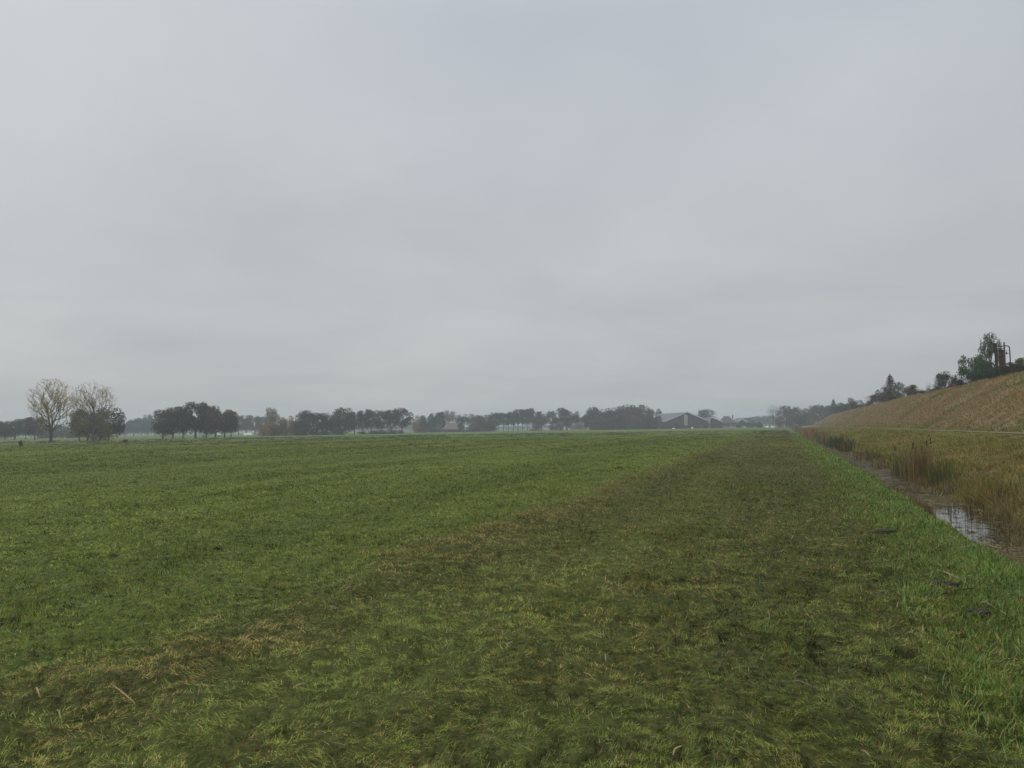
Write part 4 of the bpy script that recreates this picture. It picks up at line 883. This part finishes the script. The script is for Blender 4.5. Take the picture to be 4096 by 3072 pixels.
def white_shed():
    x, y = at(2358, 470); root = empty('white_shed', (x, y, 0), -azd(2358)); tag(root, 'tiny white shed at the left foot of the wood', 'shed')
    k = wid(2358, 21, 470)/2; h0 = zat(2358, 1711, 470); h1 = zat(2358, 1707, 470)
    b = MB(); b.add([(-k, 0, 0), (k, 0, 0), (k, 0, h0), (-k*0.3, 0, h1), (-k, 0, h0), (-k, 2.5, 0), (k, 2.5, 0), (k, 2.5, h0), (-k*.3, 2.5, h1), (-k, 2.5, h0)], [(0, 1, 2, 3, 4), (9, 8, 7, 6, 5), (0, 5, 6, 1), (1, 6, 7, 2), (4, 9, 5, 0), (2, 7, 8, 3), (3, 8, 9, 4)])
    b.build('wall', M_white, root); b = MB(); b.box(-0.5, 0.1, -0.06, -0.01, 0.02, h0*0.8); b.build('door', M_silo, root)
white_shed()
def cover(px, py0, py1, wpx, dist, label, dep=4):
    x, y = at(px, dist); root_z = 0; top = max(zat(px, py0, dist), 0.5); k = wid(px, wpx, dist)/2
    V = []; nx, ny = 15, 7
    for j in range(ny):
        for i in range(nx):
            a_, b_ = i/(nx-1)*2-1, j/(ny-1)*2-1
            V.append((a_*k, b_*dep/2, top*(1-abs(a_)**6)*(1-abs(b_)**4)*(0.9+0.1*math.sin(i*2.1+j*1.3))-0.02))
    Fc = [(j*nx+i, j*nx+i+1, (j+1)*nx+i+1, (j+1)*nx+i) for j in range(ny-1) for i in range(nx-1)]
    b = MB(); b.add(V, Fc); o = b.build('silage_cover', M_white, None, smooth=True); o.location = (x, y, 0); o.rotation_euler = (0, 0, -azd(px)); tag(o, label, 'silage heap', 'white covered silage heaps')
cover(992, 1732.5, 1737, 38, 430, 'long low white covered silage heap left of the orange bush')
cover(2920, 1697, 1700, 54, 500, 'long white cover in front of the farmhouse with hipped roof')
cover(2975, 1703, 1707, 20, 470, 'short white cover in front of the low dark shed')
cover(3068, 1704, 1708, 14, 450, 'short white cover right of the tiny dark shed')
cover(3090, 1705, 1709, 14, 450, 'rightmost white cover, below the bare tree')
cover(2694, 1711, 1715, 12, 440, 'small white cover at the meadow edge below the big barn door', 2)
cover(2768, 1707, 1714, 9, 440, 'small white cover at the meadow edge right of the tall silo', 2)
def bale(px, dist, label):
    x, y = at(px, dist); b = MB(); b.tube([(-0.6, 0, .6), (-0.58, 0, .6), (.58, 0, .6), (.6, 0, .6)], [.52, .6, .6, .52], 18)
    o = b.build('wrapped_bale', M_white, None, smooth=False); o.location = (x, y, gh(x, y)); o.rotation_euler = (0, 0, -azd(px)); tag(o, label, 'bale', 'white wrapped bales')
for q, (px, lab) in enumerate(((812, 'white wrapped bale seen below the highest oak of the grove'), (868, 'left one of two white wrapped bales seen between the right trunks of the grove'), (876, 'right one of two white wrapped bales seen between the right trunks of the grove'))): bale(px, 290, lab)
# hedges before the farm
def hedge(px0, px1, top, dist, mat, label, dep=3.0, seed=1):
    r = np.random.default_rng(seed); (xa, ya), (xb, yb) = at(px0, dist), at(px1, dist); L_ = math.hypot(xb-xa, yb-ya); n = int(L_*110)
    t = r.random(n); top_z = zat((px0+px1)/2, top, dist)
    hgt = top_z*(0.8+0.35*fbm(t*L_*0.35, t*0, 3, seed))*np.minimum(1, np.minimum(t, 1-t)*L_/1.5+.4)
    P = np.stack([(t-0.5)*L_, r.uniform(-dep/2, dep/2, n), r.random(n)**0.7*hgt], 1)
    me = quads_mesh('foliage', leafquads(P, r.uniform(.12, .3, n), r), M_leaf[mat], np.repeat(np.clip(r.normal(.5, .25, n), 0, 1)[:, None], 3, 1))
    root = empty('hedge', ((xa+xb)/2, (ya+yb)/2, 0), math.atan2(yb-ya, xb-xa)); tag(root, label, 'hedge', 'hedges in front of the farm'); obj('foliage', me, root)
    st = [(np.array([u_, 0, 0]), np.array([u_+.2, .1, top_z*.8]), .05, .02) for u_ in np.arange(-L_/2, L_/2, 1.2)]
    obj('stems', segs_mesh('stems', st, M_bark, 5), root)
hedge(2640, 2775, 1703, 455, 'dark', 'low dark hedge in front of the big barn', seed=1)
hedge(2776, 2885, 1695, 458, 'brown', 'brown hedge in front of the small barn', seed=2)
hedge(2886, 2962, 1695, 460, 'dark', 'dark hedge in front of the farmhouse with hipped roof', seed=3)
hedge(2963, 3052, 1692, 462, 'dark', 'olive-brown hedge in front of the sheds, rightmost', seed=4)
hedge(1690, 1765, 1712, 408, 'brown', 'low brown hedge left of the thatched farmhouse', seed=5)
hedge(1775, 1960, 1720, 408, 'brown', 'very low brown hedge in front of the thatched farmhouse', seed=6)

# ------------------------------------------------------------------ reeds and tussocks in the ditch
def reed(px_y, x, n, h, spread, cols, label, cat='reeds', heads=0, name='reed_clump', seed=0, lean=0.12, wd=0.018):
    r = np.random.default_rng(seed); y = px_y
    z = max(gh(x, y), WZ)-0.05
    root = empty(name, (x, y, z)); tag(root, label, cat, 'reeds and tussocks along the ditch')
    X = r.normal(0, spread[0], n); Y = r.normal(0, spread[1], n)
    ci = r.integers(0, len(cols), n); c = np.array(cols)[ci]*r.uniform(.6, 1.3, (n, 1))
    global rng
    sv = rng; rng = r
    zz = np.maximum(H(X+x, Y+y), WZ)-z-0.04
    me = blades('leaves', X, Y, zz, h*r.uniform(.45, 1.1, n), wd*r.uniform(.6, 1.4, n), np.abs(r.normal(0, lean, n)), r.uniform(0, 6.28, n), c, curve=0.45)
    rng = sv
    obj('leaves', me, root)
    if heads:
        st = MB(); hd = MB()
        for q in range(heads):
            a_, b_ = r.normal(0, spread[0]*.8), r.normal(0, spread[1]*.8); t = h*r.uniform(.85, 1.1); lx, ly = r.normal(0, .06, 2)
            zb = max(gh(x+a_, y+b_), WZ)-z-0.04
            st.tube([(a_, b_, zb), (a_+lx, b_+ly, zb+t)], [.006, .004], 5)
            hd.tube([(a_+lx*.82, b_+ly*.82, zb+t*.82), (a_+lx*.84, b_+ly*.84, zb+t*.84), (a_+lx*.95, b_+ly*.95, zb+t*.95), (a_+lx*.97, b_+ly*.97, zb+t*.97)], [.006, .017, .017, .006], 7)
        st.build('stems', mat_stem, root); hd.build('seed_heads', mat_head, root)
mat_stem = plain('reed_stem', (0.24, 0.19, 0.09), 0.8, 0.2, 5); mat_head = plain('cattail_head', (0.055, 0.028, 0.015), 0.9, 0.2, 9)
G1, G2, T1, T2, R1 = (.085, .10, .035), (.16, .17, .055), (.33, .26, .12), (.22, .165, .075), (.24, .145, .065)
def ditchy(px, X): return X/math.tan(azd(px))
reed(ditchy(3650, 4.5), 4.5, 420, 1.35, (.22, .75), (G1, G2, T1, T2, T2), 'tall clump of brown and green cattails, the biggest in the ditch', heads=4, seed=1)
reed(ditchy(3680, 4.55), 4.55, 260, 1.45, (.18, .35), (R1, R1, T1, T2), 'rust-brown dead cattails in the right part of the biggest clump', heads=3, seed=2)
reed(ditchy(3578, 4.2), 4.2, 60, 1.15, (.08, .15), (G2, G1, G2), 'slim bright green reeds standing left of the biggest clump', heads=2, seed=3, lean=.08)
reed(ditchy(3740, 4.7), 4.7, 300, 0.85, (.2, .6), (G1, G2, T2), 'olive reeds right of the biggest cattail clump', seed=4)
reed(ditchy(3690, 4.35), 4.35, 260, 0.45, (.18, .4), (R1, T1, T2), 'low tangle of brown dead leaves at the foot of the cattails', name='tussock', cat='tussock', seed=5, lean=.8)
reed(ditchy(3340, 4.4), 4.4, 420, 1.05, (.35, 3.2), (G1, G1, (.07, .085, .035)), 'dense dark green reeds further along the ditch', seed=6, wd=.045)
reed(ditchy(3382, 4.5), 4.5, 360, .9, (.3, 1.8), ((.05, .055, .02), G1, T2), 'dark low reeds just nearer than the dense green reeds', seed=7, wd=.035)
reed(ditchy(3290, 4.2), 4.2, 420, 1.35, (.3, 3.5), (G2, T1, T2), 'mixed yellow-green reeds left of the dense green reeds', seed=8, wd=.06)
reed(ditchy(3235, 4.1), 4.1, 600, 1.7, (.45, 9), (R1, T1, (.30, .17, .10)), 'large stand of reddish brown reeds far along the ditch', seed=9, wd=.10)
reed(ditchy(3192, 4.0), 4.0, 400, 1.6, (.5, 12), (T1, T2, R1), 'farthest tan reeds where the ditch narrows', seed=10, wd=.16)
reed(ditchy(3480, 4.65), 4.65, 420, 0.6, (.2, 2.4), (T2, G2, (.06, .05, .02)), 'dark brown grass overhanging the water left of the slim green reeds', name='tussock', cat='tussock', seed=11, lean=.4, wd=.025)
reed(ditchy(3640, 3.05), 3.05, 120, 0.32, (.07, .5), (T1, T2, R1), 'short pale brown stubble reeds at the meadow side of the water', seed=12, wd=.014)
reed(ditchy(3690, 3.1), 3.1, 120, 0.25, (.06, .4), (R1, T2), 'short reddish stubble at the meadow side just before the open water', seed=13, wd=.014)
for q, (px, X, h, lab) in enumerate([(3800, 4.85, .55, 'olive tussock right of the reeds at the near water edge'), (3850, 4.9, .6, 'rust and green tussock behind the open water'), (3905, 4.95, .6, 'drooping brown tussock at the right side of the open water'), (3960, 5.0, .6, 'big brown tussock hanging over the near end of the water'),
    (4010, 5.0, .62, 'yellow-brown tussock near the right edge, above the dark water'), (4060, 4.9, .6, 'tall yellow-brown tussock at the right edge of the view'), (4000, 4.5, .5, 'dark brown tussock closing the near end of the open water'), (4070, 4.3, .5, 'brown tussock at the lower right beside the green verge'),
    (4095, 3.9, .42, 'brown tussock nearest the camera at the right edge')]):
    reed(ditchy(px, X), X, 420, h*.72, (.26, .38), (T1, T1, T2, R1, (.22, .21, .07), (.06, .05, .02)), lab, name='tussock', cat='tussock', seed=20+q, lean=.75, wd=.010)
for q, (px, X, h, n_, sp, lab) in enumerate([(3520, 4.35, .5, 360, (.22, .9), 'brown grass leaning over the water left of the slim green reeds'), (3440, 4.3, .55, 420, (.22, 1.8), 'olive brown grass leaning over the ditch beyond the dark tussock'),
    (3395, 3.1, .3, 260, (.1, 2.2), 'pale dry grass fringe on the meadow side of the far ditch'), (3470, 3.05, .28, 260, (.09, 1.3), 'pale dry grass fringe on the meadow side left of the slim green reeds'), (3560, 3.0, .26, 240, (.09, .8), 'pinkish dry grass fringe opposite the slim green reeds'), (3610, 3.5, .22, 90, (.25, .35), 'sparse stubble sticking out of the scum before the cattails'),
    (3760, 4.4, .35, 160, (.25, .5), 'low brown grass at the far end of the open water')]):
    reed(ditchy(px, X), X, n_, h, sp, (T1, T2, (.30, .22, .14), (.10, .08, .035)), lab, name='tussock', cat='tussock', seed=50+q, lean=.6, wd=.012+.0012*ditchy(px, X)*.5)
# thin stems standing in the open water
def waterstems():
    r = np.random.default_rng(3); n = 150; y = r.uniform(15, 22, n); x = 3.1+r.random(n)**1.3*1.2
    c = np.array([.16, .12, .06])*r.uniform(.4, 1.2, (n, 1))
    o = obj('water_stems', blades('water_stems', x, y, x*0+WZ-.05, r.uniform(.08, .40, n), r.uniform(.006, .012, n), np.abs(r.normal(0, .2, n)), r.uniform(0, 6.28, n), c, curve=.2))
    tag(o, 'thin dead stems standing in the open water', 'stems', kind='stuff')
waterstems()

# ------------------------------------------------------------------ single stalks, molehills and holes in the meadow
M_stalk = plain('dry_maize_stalk', (0.38, 0.29, 0.13), 0.85, 0.3, 30); M_wood = plain('grey_dead_wood', (0.26, 0.20, 0.15), 0.9, 0.3, 20)
M_earth = plain('dark_wet_earth', (0.028, 0.021, 0.014), 0.95, 0.35, 14)
def gpoint(px, py, z=0.0):
    d = ray(px, py); t = (z-EYE)/d[2]; return d[0]*t, d[1]*t
def stalk(pa, pb, rad, mat, label, cat='stalk', name='dry_stalk', lift=.035):
    (xa, ya), (xb, yb) = gpoint(*pa, .04), gpoint(*pb, .04)
    r = random.Random(int(pa[0])); mx_, my_ = (xa+xb)/2, (ya+yb)/2; L_ = math.hypot(xb-xa, yb-ya)
    rad *= 0.5; lift = lift*0.3+0.024
    za, zb, zm = gh(xa, ya)+lift, gh(xb, yb)+lift, gh(mx_, my_)+lift
    b = MB(); pts = [(xa-mx_, ya-my_, za-zm), (xa*.67+xb*.33-mx_+r.uniform(-.01, .01), ya*.67+yb*.33-my_, .012+(za-zm)*.3), (0, 0, .012), (xb*.67+xa*.33-mx_, yb*.67+ya*.33-my_, .008+(zb-zm)*.3), (xb-mx_, yb-my_, zb-zm)]
    b.tube(pts, [rad*.7, rad, rad*1.1, rad*.9, rad*.5], 7); o = b.build(name, mat, None); o.location = (mx_, my_, zm); tag(o, label, cat, 'loose stalks lying in the meadow')
for pa, pb, rad, mt, lab in [((452, 2790), (540, 2826), .011, M_stalk, 'broad orange-brown stalk lying in the lower left grass'), ((130, 2800), (160, 2838), .009, M_stalk, 'short pale stalk near the lower left corner'), ((228, 2865), (244, 2885), .008, M_stalk, 'tiny pale chip below the lower left stalks'),
    ((1172, 2756), (1222, 2726), .009, M_stalk, 'pale stalk left of centre in the lower meadow'), ((1078, 2726), (1112, 2718), .008, M_stalk, 'short pale chip left of the pale stalk in the lower meadow'), ((2024, 2600), (2052, 2582), .008, M_stalk, 'short pale stalk at the middle of the lower meadow'),
    ((2420, 2612), (2424, 2658), .008, M_wood, 'grey upright splinter right of the middle of the lower meadow'), ((2602, 2588), (2618, 2582), .008, M_stalk, 'small tan chip right of the grey splinter'), ((2692, 3030), (2728, 2992), .010, M_stalk, 'pale stalk at the very bottom right of the middle'),
    ((2332, 2688), (2382, 2728), .005, M_stalk, 'thin pale stalk below the grey splinter'), ((3158, 2708), (3260, 2730), .007, M_wood, 'long thin reddish stalk in the lower right grass'), ((3214, 2452), (3240, 2468), .006, M_stalk, 'small pale stalk right of the middle in the dark strip'),
    ((3250, 2410), (3285, 2428), .007, M_wood, 'short grey-brown stick in the dark strip'), ((3074, 2440), (3080, 2478), .006, M_wood, 'upright brown splinter in the dark strip'), ((1568, 2210), (1596, 2226), .008, M_stalk, 'pale stalk on the swath of cuttings, left'), ((2258, 2262), (2270, 2228), .008, M_stalk, 'pale upright stalk on the swath of cuttings'),
    ((2130, 2318), (2142, 2286), .007, M_stalk, 'pale stalk at the near side of the swath of cuttings'), ((2820, 2240), (2876, 2254), .009, M_stalk, 'forked pale stalk in the middle of the dark strip'), ((3348, 2156), (3402, 2150), .008, M_stalk, 'straight pale stalk lying left of the green verge'), ((3164, 2154), (3178, 2138), .007, M_stalk, 'small pale stalk among cuttings left of the green verge'),
    ((3920, 2408), (3975, 2420), .012, M_wood, 'reddish brown stick at the lower right beside the verge'), ((3665, 2384), (3718, 2404), .007, M_stalk, 'thin pale stick left of the reddish brown stick'), ((1196, 2530), (1222, 2548), .007, M_stalk, 'pale green-yellow straw left of centre'), ((3445, 2985), (3480, 3010), .007, M_stalk, 'curled pale leaf near the bottom right')]:
    stalk(pa, pb, rad, mt, lab)
stalk((3750, 2290), (3870, 2332), .018, M_wood, 'curved pale branch lying on the green verge at the lower right', 'branch', 'fallen_branch', .05)
stalk((3775, 2365), (3900, 2345), .014, M_earth, 'dark wet branch lying in front of the earth hole on the verge', 'branch', 'fallen_branch', .05)
def mound(px, py, wpx, label, name='molehill', cat='molehill', hgt=.5):
    x, y = gpoint(px, py); k = math.hypot(x, y)/F*wpx/2; r = random.Random(px); V = []; nr, na = 6, 18
    V.append((0, 0, k*hgt))
    for i in range(1, nr+1):
        for j in range(na):
            a_ = j/na*6.283; t = i/nr; rr = k*t*(1+.18*r.uniform(-1, 1)); V.append((rr*math.cos(a_)*1.3, rr*math.sin(a_)*.85, max(k*hgt*(1-t*t)*(1+.25*r.uniform(-1, 1)), 0)-.015*(i == nr)))
    Fc = [(0, 1+j, 1+(j+1) % na) for j in range(na)]+[(1+i*na+j, 1+(i+1)*na+j, 1+(i+1)*na+(j+1) % na, 1+i*na+(j+1) % na) for i in range(nr-1) for j in range(na)]
    b = MB(); b.add(V, Fc); o = b.build(name, M_earth, None); o.location = (x, y, gh(x, y)+.04); tag(o, label, cat, 'patches of turned earth')
for px, py, wp, lab in [(452, 2232, 24, 'small black molehill in the left part of the meadow'), (2478, 1876, 26, 'dark molehill where the mown strip meets the lighter meadow'), (1645, 1780, 18, 'small dark molehill far out in front of the long dark row'), (3700, 1992, 1, '')]:
    if lab: mound(px, py, wp, lab)
for px, py, wp, lab in [(3785, 2350, 66, 'dark bare earth patch on the green verge behind the branches'), (3915, 2456, 60, 'dark bare earth patch at the lower right of the verge'), (3545, 2138, 56, 'dark bare earth patch where the dark strip meets the verge')]:
    mound(px, py, wp, lab, 'earth_patch', 'bare earth', .16)

# ------------------------------------------------------------------ haze: the misty air over the land
hb = MB(); hb.box(-1900, 1500, -300, 2600, -1.9, 26.0); hz = hb.build('haze', None)
hm = bpy.data.materials.new('haze_air'); hm.use_nodes = True; hn = hm.node_tree.nodes; hn.clear()
ho = hn.new('ShaderNodeOutputMaterial'); pv = hn.new('ShaderNodeVolumePrincipled')
pv.inputs['Color'].default_value = (0.80, 0.86, 0.95, 1); pv.inputs['Density'].default_value = HAZE; pv.inputs['Anisotropy'].default_value = 0.2
hm.node_tree.links.new(pv.outputs[0], ho.inputs['Volume']); hz.data.materials.append(hm)
tag(hz, 'pale mist in the air over the fields', 'haze', kind='stuff')
